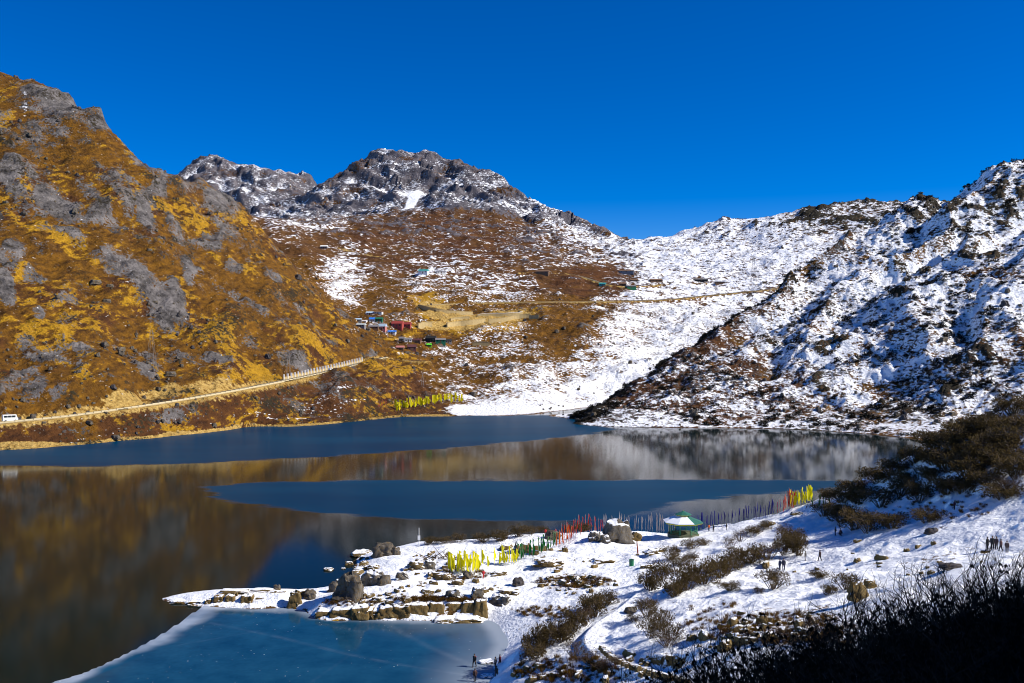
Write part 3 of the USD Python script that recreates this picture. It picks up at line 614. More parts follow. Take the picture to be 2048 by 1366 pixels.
M_lake = usdkit.material(stage, '/World/Looks/lake', {
    'a': ('attribute', {'attribute': 'ripple_sky'}), 'g': ('geometry', {}),
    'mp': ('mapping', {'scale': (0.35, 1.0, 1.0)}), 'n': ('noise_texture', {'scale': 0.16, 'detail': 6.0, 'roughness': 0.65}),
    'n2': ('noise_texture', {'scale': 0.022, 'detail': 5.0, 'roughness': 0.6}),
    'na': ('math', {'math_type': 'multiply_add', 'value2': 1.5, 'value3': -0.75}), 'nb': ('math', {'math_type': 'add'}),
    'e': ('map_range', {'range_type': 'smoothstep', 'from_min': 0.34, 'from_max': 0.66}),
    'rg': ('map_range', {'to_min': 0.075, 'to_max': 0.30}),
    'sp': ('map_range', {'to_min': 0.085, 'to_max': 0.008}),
    'r2': ('rgb_ramp', {'ramp': [(0.35, (0.0002, 0.026, 0.066)), (0.65, (0.0003, 0.040, 0.088))]}),  # blue of the sky the ripples would mirror, put into the base colour
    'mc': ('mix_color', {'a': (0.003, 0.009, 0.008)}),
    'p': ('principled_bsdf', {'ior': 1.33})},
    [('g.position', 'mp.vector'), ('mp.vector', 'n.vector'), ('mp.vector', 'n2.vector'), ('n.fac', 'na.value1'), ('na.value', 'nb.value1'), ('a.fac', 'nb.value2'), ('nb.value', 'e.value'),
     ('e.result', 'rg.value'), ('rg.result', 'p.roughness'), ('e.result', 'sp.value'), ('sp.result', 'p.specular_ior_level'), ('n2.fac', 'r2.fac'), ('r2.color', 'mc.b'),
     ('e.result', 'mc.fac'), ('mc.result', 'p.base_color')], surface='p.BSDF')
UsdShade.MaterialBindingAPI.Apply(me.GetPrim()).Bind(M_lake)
# ------------------------------------------------------------------ small helpers for things
def tube(pts, r0, r1=None, sides=5, cap=True):
    p = np.asarray(pts, float)
    r = np.linspace(r0, r0 if r1 is None else r1, len(p)) if np.ndim(r0) == 0 else np.asarray(r0)
    t = np.gradient(p, axis=0); t /= np.linalg.norm(t, axis=1, keepdims=True) + 1e-12
    a = np.cross(t, np.where(np.abs(t[:, 2:]) < 0.9, [0, 0, 1.0], [1.0, 0, 0])); a /= np.linalg.norm(a, axis=1, keepdims=True) + 1e-12
    b = np.cross(t, a); an = np.arange(sides) * 2 * np.pi / sides
    v = (p[:, None] + r[:, None, None] * (np.cos(an)[None, :, None] * a[:, None] + np.sin(an)[None, :, None] * b[:, None])).reshape(-1, 3)
    f = []
    for i in range(len(p) - 1):
        for k in range(sides):
            q = (k + 1) % sides
            f += [(i * sides + k, i * sides + q, (i + 1) * sides + q), (i * sides + k, (i + 1) * sides + q, (i + 1) * sides + k)]
    if cap:
        n = (len(p) - 1) * sides
        f += [(n, n + k, n + k + 1) for k in range(1, sides - 1)] + [(0, k + 1, k) for k in range(1, sides - 1)]
    return v, np.array(f)

class MB:
    def __init__(self): self.v, self.f, self.n = [], [], 0
    def add(self, v, f):
        self.v.append(np.asarray(v, float)); self.f.append(np.asarray(f) + self.n); self.n += len(v); return self
    def tri(self, m): return self.add(m.vertices, m.faces)
    def box(self, lo, hi):
        m = trimesh.creation.box(bounds=[lo, hi]); return self.tri(m)
    def tube(self, *a, **k): return self.add(*tube(*a, **k))
    def get(self): return np.vstack(self.v), np.vstack(self.f)

ORD = ['first', 'second', 'third', 'fourth', 'fifth', 'sixth', 'seventh', 'eighth', 'ninth', 'tenth', 'eleventh', 'twelfth', 'thirteenth', 'fourteenth', 'fifteenth', 'sixteenth', 'seventeenth', 'eighteenth', 'nineteenth', 'twentieth']
for tens, whole in (('twenty', 'thirtieth'), ('thirty', 'fortieth'), ('forty', 'fiftieth'), ('fifty', 'sixtieth'), ('sixty', 'seventieth'), ('seventy', 'eightieth'), ('eighty', 'ninetieth')):
    ORD += [tens + '-' + o for o in ORD[:9]] + [whole]

def kind_prim(name):
    return stage.CreateClassPrim('/World/' + name)

# ------------------------------------------------------------------ materials of things
def rock_material(name, c0, c1, tint, snow_at, moss=0.0):
    N = {'g': ('geometry', {}), 'c': ('texture_coordinate', {}), 'n': ('noise_texture', {'scale': 1.1, 'detail': 8.0, 'roughness': 0.7}),
         'm1': ('mapping', {'scale': (1.0, 1.0, 0.35)}), 'n2': ('noise_texture', {'scale': 2.6, 'detail': 6.0, 'roughness': 0.7}),
         'r': ('rgb_ramp', {'ramp': [(0.34, c0), (0.66, c1)]}), 'r2': ('rgb_ramp', {'ramp': [(0.52, (0, 0, 0)), (0.62, (1, 1, 1))]}),
         'mx': ('mix_color', {'b': tint}), 'sx': ('separate_xyz', {}), 'ma': ('math', {'math_type': 'multiply_add', 'value2': 0.7, 'value3': -0.35}), 'sa': ('math', {'math_type': 'add'}),
         'sm': ('map_range', {'range_type': 'smoothstep', 'from_min': snow_at, 'from_max': snow_at + 0.10}), 'sn': ('mix_color', {'b': (0.86, 0.87, 0.89)}),
         'bm': ('bump', {'strength': 0.8, 'distance': 0.25}), 'p': ('principled_bsdf', {'roughness': 0.9, 'specular_ior_level': 0.2})}
    L = [('c.object', 'm1.vector'), ('m1.vector', 'n.vector'), ('c.object', 'n2.vector'), ('n.fac', 'r.fac'), ('n2.fac', 'r2.fac'), ('r2.color', 'mx.fac'), ('r.color', 'mx.a'), ('g.normal', 'sx.vector'), ('n2.fac', 'ma.value1'), ('ma.value', 'sa.value1'),
         ('sx.z', 'sa.value2'), ('sa.value', 'sm.value'), ('sm.result', 'sn.fac'), ('mx.result', 'sn.a'), ('sn.result', 'p.base_color'), ('n.fac', 'bm.height'), ('bm.normal', 'p.normal')]
    return usdkit.material(stage, '/World/Looks/' + name, N, L, surface='p.BSDF')
M_rock = rock_material('bare_rock', (0.035, 0.030, 0.024), (0.15, 0.13, 0.105), (0.12, 0.075, 0.025), 1.3)
M_rock_snow = rock_material('snow_topped_rock', (0.035, 0.030, 0.026), (0.16, 0.145, 0.125), (0.11, 0.075, 0.03), 0.62)
M_rock_brown = rock_material('brown_rock', (0.07, 0.045, 0.016), (0.19, 0.135, 0.055), (0.15, 0.085, 0.02), 0.80)
M_rock_dark = rock_material('dark_rock', (0.02, 0.018, 0.02), (0.09, 0.082, 0.085), (0.06, 0.04, 0.02), 1.3)

def leaf_material(name, c0, c1, tr=0.25):
    return usdkit.material(stage, '/World/Looks/' + name, {
        'g': ('geometry', {}), 'r': ('rgb_ramp', {'ramp': [(0.0, c0), (1.0, c1)]}), 'd': ('principled_bsdf', {'roughness': 0.7, 'specular_ior_level': 0.12}),
        't': ('translucent_bsdf', {}), 'm': ('mix_closure', {'fac': tr})},
        [('g.random_per_island', 'r.fac'), ('r.color', 'd.base_color'), ('r.color', 't.color'), ('d.BSDF', 'm.closure1'), ('t.BSDF', 'm.closure2')], surface='m.closure')
M_leaf = leaf_material('shrub_leaf', (0.08, 0.054, 0.018), (0.30, 0.20, 0.07), 0.38)
M_leaf_red = leaf_material('red_shrub_leaf', (0.07, 0.036, 0.016), (0.22, 0.12, 0.05))
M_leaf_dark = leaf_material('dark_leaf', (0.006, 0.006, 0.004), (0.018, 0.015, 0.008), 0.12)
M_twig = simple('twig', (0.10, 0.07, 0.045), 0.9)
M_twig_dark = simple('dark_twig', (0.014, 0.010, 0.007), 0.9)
M_straw = leaf_material('straw', (0.12, 0.06, 0.006), (0.32, 0.17, 0.02))
M_white = simple('white_paint', (0.78, 0.77, 0.74), 0.5, 0.08)
M_tan = simple('tan_masonry', (0.40, 0.30, 0.14), 0.9, 0.25, 0.6)
M_asphalt = simple('road_surface', (0.16, 0.135, 0.09), 0.9, 0.25, 0.4)
M_wood = simple('weathered_wood', (0.10, 0.065, 0.035), 0.85)
M_steel = simple('galvanised_steel', (0.20, 0.19, 0.18), 0.5, 0.15)
M_glass_dark = simple('dark_window', (0.02, 0.025, 0.03), 0.1, 0.1, 3, 0.5)
M_rubber = simple('tyre', (0.02, 0.02, 0.02), 0.8)
M_skin = simple('skin', (0.33, 0.19, 0.12), 0.6, 0.05)
M_hair = simple('hair', (0.012, 0.009, 0.008), 0.6)
M_snowcap = simple('snow_cover', (0.86, 0.87, 0.89), 0.8, 0.02)

# ------------------------------------------------------------------ ice on the bay
RIM = [(40, 1392), (95, 1369), (160, 1349), (230, 1319), (290, 1288), (340, 1258), (375, 1234), (402, 1214), (440, 1209)]
rim_w = smooth_line([np.r_[wat(*q)[:2], 0] for q in RIM], 60)[:, :2]
ice_poly = Polygon(np.vstack([rim_w, world_poly([(520, 1206), (640, 1222), (980, 1228), (1040, 1290), (1030, 1366), (1010, 1500), (900, 1700)]), [[-12, 92], [-60, 92]]])).buffer(0)
gx, gy = np.meshgrid(np.arange(-75, 8, 0.45), np.arange(92, 162, 0.45))
ins = contains_xy(ice_poly, gx.ravel(), gy.ravel()).reshape(gx.shape)
dist_rim = sh_distance(LineString(rim_w), sh_points(gx.ravel(), gy.ravel()))
shore_w = LineString(world_poly([(402, 1212), (610, 1219), (640, 1231), (800, 1239), (975, 1238), (1003, 1262), (1016, 1290), (1004, 1312), (985, 1335), (975, 1366), (955, 1430)]))
dist_sh = sh_distance(shore_w, sh_points(gx.ravel(), gy.ravel()))
gv = np.stack([gx.ravel(), gy.ravel(), np.full(gx.size, 0.03)], -1)
p3 = np.c_[gv[:, :2], 0 * gv[:, :1]]
gv[:, 2] += 0.10 * ss(2.2, 0.6, dist_rim)
gf = grid_faces(*gx.shape)
gf = gf[ins.ravel()[gf].all(1)]
rim = ss(1.0, -0.4, (dist_rim - 2.2 - 3.2 * (fbm(p3 / 9, 4, 5) - 0.5)) / 1.6) * (0.75 + 0.5 * (fbm(p3 / 2.5, 3, 6) - 0.5))
pyv = CY + EYE / gv[:, 1] * F; pxv = CX + gv[:, 0] / gv[:, 1] * F
frost = np.clip(0.9 * ss(3.2, 0.0, dist_sh) + 0.35 * ss(12, 2, dist_sh) * ss(700, 960, pxv) + 0.35 * ss(1300, 1366, pyv) * ss(820, 960, pxv), 0, 1)
lines = np.zeros(len(gv))
for l, wd, am in (([(420, 1246), (560, 1275), (700, 1310), (800, 1330), (930, 1350)], 0.5, .35), ([(760, 1240), (860, 1295), (940, 1330)], 0.9, .35), ([(360, 1290), (520, 1262)], 0.3, .15), ([(620, 1366), (700, 1311)], 0.3, .12)):
    q, _, _ = poly_dist(gv[:, 0], gv[:, 1], np.array([np.r_[wat(*k)[:2], 0] for k in l]))
    lines = np.maximum(lines, 0.26 * am * ss(wd, 0.1, q) * (0.3 + fbm(p3 / 2.0, 3, 15)))
used = np.unique(gf); back = np.full(len(gv), -1); back[used] = np.arange(len(used))
me = usdkit.mesh(stage, path_for('ice_sheet'), (gv[used], back[gf]), None, True)
for k, val in (('rim', rim), ('frost', np.clip(frost + lines, 0, 1))):
    UsdGeom.PrimvarsAPI(me).CreatePrimvar(k, Sdf.ValueTypeNames.FloatArray, 'vertex').Set(Vt.FloatArray.FromNumpy(val[used].astype(np.float32)))
data(me.GetPrim(), kind='structure')
M_ice = usdkit.material(stage, '/World/Looks/ice', {
    'g': ('geometry', {}), 'a': ('attribute', {'attribute': 'rim'}), 'b': ('attribute', {'attribute': 'frost'}),
    'n': ('noise_texture', {'scale': 0.18, 'detail': 7.0, 'roughness': 0.65}), 'r': ('rgb_ramp', {'ramp': [(0.3, (0.003, 0.034, 0.075)), (0.7, (0.010, 0.062, 0.115))]}),
    'v': ('voronoi_texture', {'scale': 1.05}), 'vr': ('map_range', {'range_type': 'smoothstep', 'from_min': 0.11, 'from_max': 0.03}), 'n2': ('noise_texture', {'scale': 0.12, 'detail': 3.0}),
    'nr': ('map_range', {'from_min': 0.5, 'from_max': 0.62, 'clamp': True}), 'vm': ('math', {'math_type': 'multiply'}),
    'm1': ('mix_color', {'b': (0.30, 0.34, 0.40)}), 'm2': ('mix_color', {'b': (0.42, 0.47, 0.55)}), 'm3': ('mix_color', {'b': (0.85, 0.86, 0.88)}),
    'fs': ('math', {'math_type': 'multiply', 'value2': 0.75}), 'rs': ('math', {'math_type': 'multiply', 'value2': 0.62}),
    'rg': ('map_range', {'to_min': 0.10, 'to_max': 0.5}), 'p': ('principled_bsdf', {'ior': 1.31, 'specular_ior_level': 0.13})},
    [('g.position', 'n.vector'), ('n.fac', 'r.fac'), ('g.position', 'v.vector'), ('v.distance', 'vr.value'), ('g.position', 'n2.vector'), ('n2.fac', 'nr.value'), ('vr.result', 'vm.value1'), ('nr.result', 'vm.value2'),
     ('r.color', 'm1.a'), ('b.fac', 'fs.value1'), ('fs.value', 'm1.fac'), ('m1.result', 'm2.a'), ('a.fac', 'rs.value1'), ('rs.value', 'm2.fac'), ('m2.result', 'm3.a'), ('vm.value', 'm3.fac'), ('m3.result', 'p.base_color'),
     ('b.fac', 'rg.value'), ('rg.result', 'p.roughness')], surface='p.BSDF')
UsdShade.MaterialBindingAPI.Apply(me.GetPrim()).Bind(M_ice)

# ------------------------------------------------------------------ roads
def ribbon(line, half, lift=0.06):
    t = np.gradient(line[:, :2], axis=0); t /= np.linalg.norm(t, axis=1, keepdims=True)
    n = np.c_[-t[:, 1], t[:, 0]]
    rows = [np.c_[line[:, :2] + n * o, line[:, 2] + lift + c] for o, c in ((-half, 0), (-half * 0.4, 0.06), (half * 0.4, 0.06), (half, 0))]
    v = np.stack(rows, 1).reshape(-1, 3)
    return v, grid_faces(len(line), 4), n
for nm, line, half in (('lake_road', ROAD, 2.9), ('upper_road', ROAD2, 2.6), ('side_track', ROAD3, 1.9), ('high_road', ROAD4, 2.0), ('mountain_track', ROAD5, 1.6)):
    v, f, n = ribbon(line, half, 0.12)
    part(nm, (v, f), M_asphalt, kind='structure')

def wall_mesh(line, h, thick=0.6, sink=1.2, seed=1):
    """A thick wall along a ground line, its top following the ground."""
    t = np.gradient(line[:, :2], axis=0); t /= np.linalg.norm(t, axis=1, keepdims=True)
    n = np.c_[-t[:, 1], t[:, 0]] * thick / 2
    r = np.random.default_rng(seed)
    top = line[:, 2] + h + r.uniform(-0.12, 0.12, len(line))
    a, b = line[:, :2] - n, line[:, :2] + n
    V = np.stack([np.c_[a, line[:, 2] - sink], np.c_[a, top], np.c_[b, top], np.c_[b, line[:, 2] - sink]], 1).reshape(-1, 3)
    f = grid_faces(len(line), 4)
    e = (len(line) - 1) * 4
    return V, np.vstack([f, [[0, 2, 1], [0, 3, 2], [e, e + 1, e + 2], [e, e + 2, e + 3]]])

def offset_line(line, o, dz):
    t = np.gradient(line[:, :2], axis=0); t /= np.linalg.norm(t, axis=1, keepdims=True)
    return np.c_[line[:, :2] + np.c_[-t[:, 1], t[:, 0]] * o, line[:, 2] + dz]
# lake side retaining wall under the lake road, in two lengths, with its row of guard stones
sel = (CX + ROAD[:, 0] / ROAD[:, 1] * F)
for lo, hi, lab in ((-60, 235, 'tan retaining wall under the lake road near the left edge of the photo'), (245, 560, 'tan retaining wall under the rising middle stretch of the lake road')):
    ln = offset_line(ROAD[(sel > lo) & (sel < hi)], -3.5, 0.05)
    w = thing('retaining_wall', lab, 'wall')
    part('wall_face', wall_mesh(ln, 0.0, 0.5, 3.4), M_tan, w)
    part('coping', wall_mesh(ln + [0, 0, 0.05], 0.25, 0.7, 0.0, 3), simple('pale_coping_%d' % lo if lo > 0 else 'pale_coping', (0.55, 0.46, 0.28), 0.9), w)
ks = kind_prim('guard_stone_kind')
part('block', trimesh.creation.box([3.3, 0.45, 0.55]).apply_translation([0, 0, 0.27]), simple('guard_stone', (0.50, 0.42, 0.26), 0.9), str(ks.GetPath()))
gl = offset_line(ROAD, -3.2, 0.25)
cum = np.r_[0, np.cumsum(np.linalg.norm(np.diff(gl[:, :2], axis=0), axis=1))]
gn = -1
for k, dd in enumerate(np.arange(2, cum[-1] - 2, 3.6)):
    p = [np.interp(dd, cum, gl[:, i]) for i in range(3)]; q = [np.interp(dd + 0.5, cum, gl[:, i]) for i in range(3)]
    if CX + p[0] / p[1] * F < -20:
        continue
    gn += 1
    copy_of(ks, 'guard_stone', f'{ORD[gn]} pale guard stone from the left along the lake side of the road', 'guard stone', p, math.atan2(q[1] - p[1], q[0] - p[0]), 'guard stones along the lake road')
# buttressed wall on the uphill side
ln = offset_line(ROAD[(sel > 570) & (sel < 742)], 3.9, 0.0)
w = thing('buttress_wall', 'pale wall with upright posts on the uphill side of the lake road', 'wall')
part('wall_face', wall_mesh(ln, 1.3, 0.5, 1.0), M_tan, w)
cum = np.r_[0, np.cumsum(np.linalg.norm(np.diff(ln[:, :2], axis=0), axis=1))]
for dd in np.linspace(1, cum[-1] - 1, 28):
    p = np.array([np.interp(dd, cum, ln[:, i]) for i in range(3)])
    part('post', trimesh.creation.box([0.8, 0.8, 3.2]).apply_translation(p + [0, -0.3, 1.4]), M_white, w)
sel2 = CX + ROAD2[:, 0] / ROAD2[:, 1] * F
for lo, hi, mt, lab in ((835, 1236, M_tan, 'long thin tan bank wall carrying the upper road across the brown slope'), (1240, 1575, simple('grey_masonry', (0.15, 0.12, 0.08), 0.9, 0.3, 0.5), 'dark bank wall carrying the upper road across the white snowfield')):
    ln = offset_line(ROAD2[(sel2 > lo) & (sel2 < hi)], -3.0, 0.1)
    w = thing('road_wall', lab, 'wall')
    part('wall_face', wall_mesh(ln, 0.15, 0.5, 2.2, 4), mt, w)
    part('coping', wall_mesh(ln + [0, 0, 0.17], 0.45, 0.7, 0.0, 5), mt, w)
# hairpin walls across the valley
def ground_line(pts, n=14):
    P0 = np.array([far_spot(*q) for q in pts])
    return smooth_line(P0, n)
WALLS = [([(894, 656), (915, 652), (940, 650), (970, 646)], 3.6, 'long tan wall below the hairpin bend, left of the gap'), ([(977, 647), (1010, 643), (1040, 639), (1060, 636)], 3.4, 'long tan wall below the hairpin bend, right of the gap'),
         ([(1058, 640), (1078, 637)], 3.0, 'short tan wall at the right end of the hairpin walls'), ([(836, 657), (850, 656), (864, 656)], 3.2, 'short tan wall right of the red houses'),
         ([(901, 642), (920, 640), (938, 638)], 1.8, 'low buttressed tan wall on the middle hairpin'), ([(955, 634), (985, 632), (1010, 631), (1045, 629)], 1.8, 'thin pale wall on the upper hairpin under the road'),
         ([(838, 614), (870, 622), (900, 628), (945, 629)], 2.2, 'tan wall curving round the outside of the upper bend'), ([(945, 692), (962, 691), (979, 693)], 2.6, 'small tan wall alone on the slope below the village')]
for pts, h, lab in WALLS:
    w = thing('hairpin_wall', lab, 'wall')
    gl_ = ground_line(pts)
    part('wall_face', wall_mesh(gl_, h, 0.8, 2.0, len(lab)), M_tan, w)
    part('coping', wall_mesh(gl_ + [0, 0, h + 0.02], 0.3, 1.1, 0.0, 2), M_white if 'pale' in lab else M_tan, w)

# ------------------------------------------------------------------ houses
HM = {}
def hmat(c):
    if c not in HM:
        HM[c] = simple('house_paint_%02d' % len(HM), c, 0.75, 0.2, 1.2)
    return HM[c]
RED, PINK, WHITE, GREY, DGREEN, BLUE, PALEB, MAROON, BLACK, LIME, TEAL, BROWN, PALEG = ((0.30, 0.05, 0.04), (0.45, 0.17, 0.14), (0.72, 0.70, 0.66), (0.18, 0.17, 0.17), (0.01, 0.13, 0.07), (0.02, 0.17, 0.60), (0.38, 0.50, 0.60), (0.09, 0.03, 0.03), (0.02, 0.02, 0.02), (0.10, 0.50, 0.02), (0.03, 0.28, 0.26), (0.16, 0.09, 0.05), (0.42, 0.46, 0.44))
HOUSES = [(740, 630, 15, 7, PALEB, WHITE, 'house with a pale blue roof, topmost in the village'), (757, 627, 16, 6, BROWN, WHITE, 'brown roofed hut just right of the topmost pale blue roof'),
          (716, 643, 13, 6, PALEB, GREY, 'pale blue roofed hut at the left end of the village'), (729, 644, 9, 4, WHITE, WHITE, 'small white hut between two blue roofs'), (744, 644, 11, 9, BLUE, WHITE, 'white house with a bright blue roof'), (758, 644, 14, 8, DGREEN, DGREEN, 'dark green house beside the bright blue roof'),
          (722, 654, 17, 8, PALEG, GREY, 'long hut with a pale green-grey roof at the left of the lower row'), (747, 660, 20, 9, GREY, BROWN, 'brown-grey house left of the pink house'), (764, 661, 16, 13, PALEB, PINK, 'pink house with a pale roof in the middle of the village'), (784, 667, 15, 7, BLUE, WHITE, 'low hut with a blue tarpaulin roof below the red houses'),
          (795, 656, 22, 13, RED, RED, 'larger red house in the village'), (815, 656, 13, 11, RED, RED, 'smaller red house at the right end of the village'), (803, 682, 10, 9, GREY, GREY, 'grey hut at the left of the dark row below the village'), (816, 684, 14, 9, GREY, WHITE, 'white walled house in the dark row below the village'),
          (833, 685, 18, 8, MAROON, BROWN, 'maroon roofed house in the dark row below the village'), (862, 684, 19, 13, BLACK, BLACK, 'black house above the bright green hut'), (881, 686, 20, 9, GREY, DGREEN, 'dark green-walled house right of the black house'), (896, 687, 13, 8, BLACK, GREY, 'dark hut at the right end of the row'),
          (858, 695, 9, 8, LIME, LIME, 'bright green hut below the dark row'), (800, 700, 15, 9, PINK, BROWN, 'pink roofed hut on the slope above the road end'), (823, 702, 17, 13, MAROON, MAROON, 'maroon hut right of the pink roofed hut'),
          (847, 550, 19, 9, TEAL, WHITE, 'white house with a teal roof on the high road'), (882, 549, 18, 6, GREY, WHITE, 'low pale hut right of the teal roofed house'), (648, 497, 14, 7, WHITE, GREY, 'white roofed hut on the track below the mountain'), (1085, 549, 26, 8, BROWN, BROWN, 'long brown building on the high road in the middle'),
          (1205, 574, 13, 6, TEAL, TEAL, 'teal hut standing in the snow left of the snowfield huts'), (1245, 571, 16, 6, BROWN, BROWN, 'brown hut right of the teal hut on snow'), (1262, 578, 19, 6, GREY, DGREEN, 'long dark green hut in front of the snowfield huts'), (1253, 545, 30, 5, BROWN, GREY, 'long low brown building highest on the snowfield'),
          (1268, 563, 15, 5, BROWN, BROWN, 'small brown hut in the middle of the snowfield huts'), (1312, 564, 24, 6, BROWN, BROWN, 'wide brown hut at the right of the snowfield huts'), (1402, 563, 26, 6, GREY, BLACK, 'dark low building by the upper snow road'), (1440, 570, 18, 5, BLACK, BROWN, 'dark hut near the hill crest on the snowfield')]
for i, (px, py, wp, hp, rc, wc, lab) in enumerate(HOUSES):
    p = far_spot(px, py)
    d = p[1]
    W_, H_ = wp * d / F, hp * d / F
    D_ = max(3.0, W_ * 0.6); wh = H_ * 0.62; rz = random.uniform(-0.25, 0.25)
    h = thing('house', 'far ' + lab, 'house', p + [0, 1.0, -0.2], rz)
    part('wall', trimesh.creation.box(bounds=[[-W_ / 2, -D_ / 2, -2.5], [W_ / 2, D_ / 2, wh]]), hmat(wc), h)
    e = 0.3
    rv = np.array([[-W_ / 2 - e, -D_ / 2 - e, wh - 0.1], [W_ / 2 + e, -D_ / 2 - e, wh - 0.1], [W_ / 2 + e, D_ / 2 + e, wh - 0.1], [-W_ / 2 - e, D_ / 2 + e, wh - 0.1], [-W_ / 2 - e, 0, H_], [W_ / 2 + e, 0, H_]])
    part('roof', (rv, [[0, 1, 5], [0, 5, 4], [2, 3, 4], [2, 4, 5], [0, 4, 3], [1, 2, 5], [0, 3, 2], [0, 2, 1]]), hmat(rc), h)
    part('door', trimesh.creation.box(bounds=[[-0.5, -D_ / 2 - 0.06, -0.1], [0.5, -D_ / 2 + 0.05, min(2.0, wh - 0.2)]]), M_wood, h)
    for k in (-1, 1):
        part('window', trimesh.creation.box(bounds=[[k * W_ * 0.3 - 0.5, -D_ / 2 - 0.05, wh * 0.4], [k * W_ * 0.3 + 0.5, -D_ / 2 + 0.05, wh * 0.8]]), M_glass_dark, h)

# ------------------------------------------------------------------ power pylons
def pylon(px, py, hpx, lab, tilt=0):
    p = far_spot(px, py); H_ = hpx * p[1] / F
    t = thing('pylon', lab, 'pylon', p - [0, 0, 0.5])
    b, tp = H_ * 0.10, H_ * 0.02
    r = 0.0009 * p[1] * 0.10
    cor = [(-1, -1), (1, -1), (1, 1), (-1, 1)]
    for cx, cy in cor:
        part('leg', tube([[cx * b, cy * b, 0], [cx * tp, cy * tp, H_]], r * 1.2, r, 4), M_steel, t)
    m = MB()
    lv = np.linspace(0, 1, 9)
    for i in range(8):
        for k in range(4):
            a, c = cor[k], cor[(k + 1) % 4]
            w0, w1 = b + (tp - b) * lv[i], b + (tp - b) * lv[i + 1]
            m.tube([[a[0] * w0, a[1] * w0, lv[i] * H_], [c[0] * w1, c[1] * w1, lv[i + 1] * H_]], r * 0.6, None, 3)
    part('bracing', m.get(), M_steel, t)
    for z, l in ((0.78, 0.16), (0.92, 0.12)):
        part('crossarm', tube([[-l * H_, 0, z * H_], [0, 0, z * H_ + H_ * .02], [l * H_, 0, z * H_]], r, None, 4), M_steel, t)
pylon(303, 742, 82, 'tall lattice pylon on the brown hillside above the lake road')
pylon(577, 750, 42, 'smaller lattice pylon above the far part of the lake road')
pylon(1507, 560, 48, 'lattice pylon on the white snowfield left of the dark crest')
pylon(845, 772, 24, 'slim lattice mast on the slope above the yellow flags')

# ------------------------------------------------------------------ vehicles on the lake road
def road_at(px):
    k = CX + ROAD[:, 0] / ROAD[:, 1] * F
    p = np.array([np.interp(px, k, ROAD[:, i]) for i in range(3)]); q = np.array([np.interp(px + 4, k, ROAD[:, i]) for i in range(3)])
    return p, math.atan2(q[1] - p[1], q[0] - p[0])
def vehicle(px, name, lab, cat, L_, W_, H_, cab):
    p, rz = road_at(px)
    t = thing(name, lab, cat, p + [0, 0, 0.2], rz)
    prof = [(-L_ / 2, 0.35), (L_ / 2, 0.35), (L_ / 2, H_ * 0.5), (L_ / 2 - cab * 0.4, H_ * 0.55), (L_ / 2 - cab, H_), (-L_ / 2 + 0.1, H_), (-L_ / 2, H_ * 0.9)]
    m = trimesh.creation.extrude_polygon(Polygon(prof), W_, engine='earcut')
    m.apply_transform(trimesh.transformations.rotation_matrix(math.pi / 2, [1, 0, 0])); m.apply_translation([0, W_ / 2, 0])
    part('body', m, M_white, t)
    for k in range(3):
        x0 = -L_ / 2 + 0.4 + k * (L_ - cab - 0.6) / 3
        part('window', trimesh.creation.box(bounds=[[x0, -W_ / 2 - 0.02, H_ * 0.6], [x0 + (L_ - cab - 1.0) / 3, -W_ / 2 + 0.03, H_ * 0.88]]), M_glass_dark, t)
    for sx in (-0.32, 0.32):
        for sy in (-1, 1):
            w = trimesh.creation.cylinder(0.42 if L_ > 4.5 else 0.32, 0.25, sections=14); w.apply_transform(trimesh.transformations.rotation_matrix(math.pi / 2, [1, 0, 0]))
            w.apply_translation([sx * L_, sy * (W_ / 2 - 0.08), 0.36]); part('wheel', w, M_rubber, t)
    part('tail_light', trimesh.creation.box(bounds=[[-L_ / 2 - 0.03, -W_ / 2 + 0.02, 0.7], [-L_ / 2 + 0.02, -W_ / 2 + 0.5, H_ * 0.8]]), hmat(RED), t)
vehicle(20, 'minibus', 'white minibus parked at the left end of the lake road', 'minibus', 5.8, 2.1, 2.9, 0.7)
vehicle(661, 'car', 'small white car on the lake road below the wall posts', 'car', 3.9, 1.7, 1.5, 1.3)

# ------------------------------------------------------------------ boulders
def rock_mesh(seed, w, d, h, box=0.5, sub=3, rough=1.0):
    r = np.random.default_rng(seed)
    m = trimesh.creation.icosphere(sub, 1.0)
    v = np.array(m.vertices)
    e = 2 + 6 * box
    v = v / (np.abs(v) ** e).sum(1, keepdims=True) ** (1 / e)
    fo, ed, _ = facets(v + r.random(3) * 50, 0.85, seed, 1.2, 0.5)
    v = v * (1 + rough * (0.55 * fo + 0.22 * (fbm(v * 2.2 + r.random(3) * 40, 4, seed) - 0.5)))[:, None]
    v[:, :2] *= (1 - 0.16 * (v[:, 2:] + 1) * (0.4 + r.random()))
    v *= np.array([w / 2, d / 2, h / 1.75])
    v[:, 2] += h * 0.42
    return v, np.array(m.faces)
def boulder(px, py, wp, hp, mat, lab, box=0.4, name='boulder', cat='boulder', deep=0.75, rz=None, zfix=None):
    p = spot(px, py) if zfix is None else wat(px, py, zfix)
    sc = p[1] / F
    seed = int(px * 7 + py * 13)
    t = thing(name, lab, cat, p + [0, wp * sc * deep * 0.42, -0.05], (random.uniform(-0.3, 0.3) if rz is None else rz))
    part('rock', rock_mesh(seed, wp * sc * 1.05, wp * sc * deep, hp * sc * (0.92 if hp > 30 else 0.78), box), mat, t, 35)
    return t
R, RS, RBR, RD = M_rock, M_rock_snow, M_rock_brown, M_rock_dark
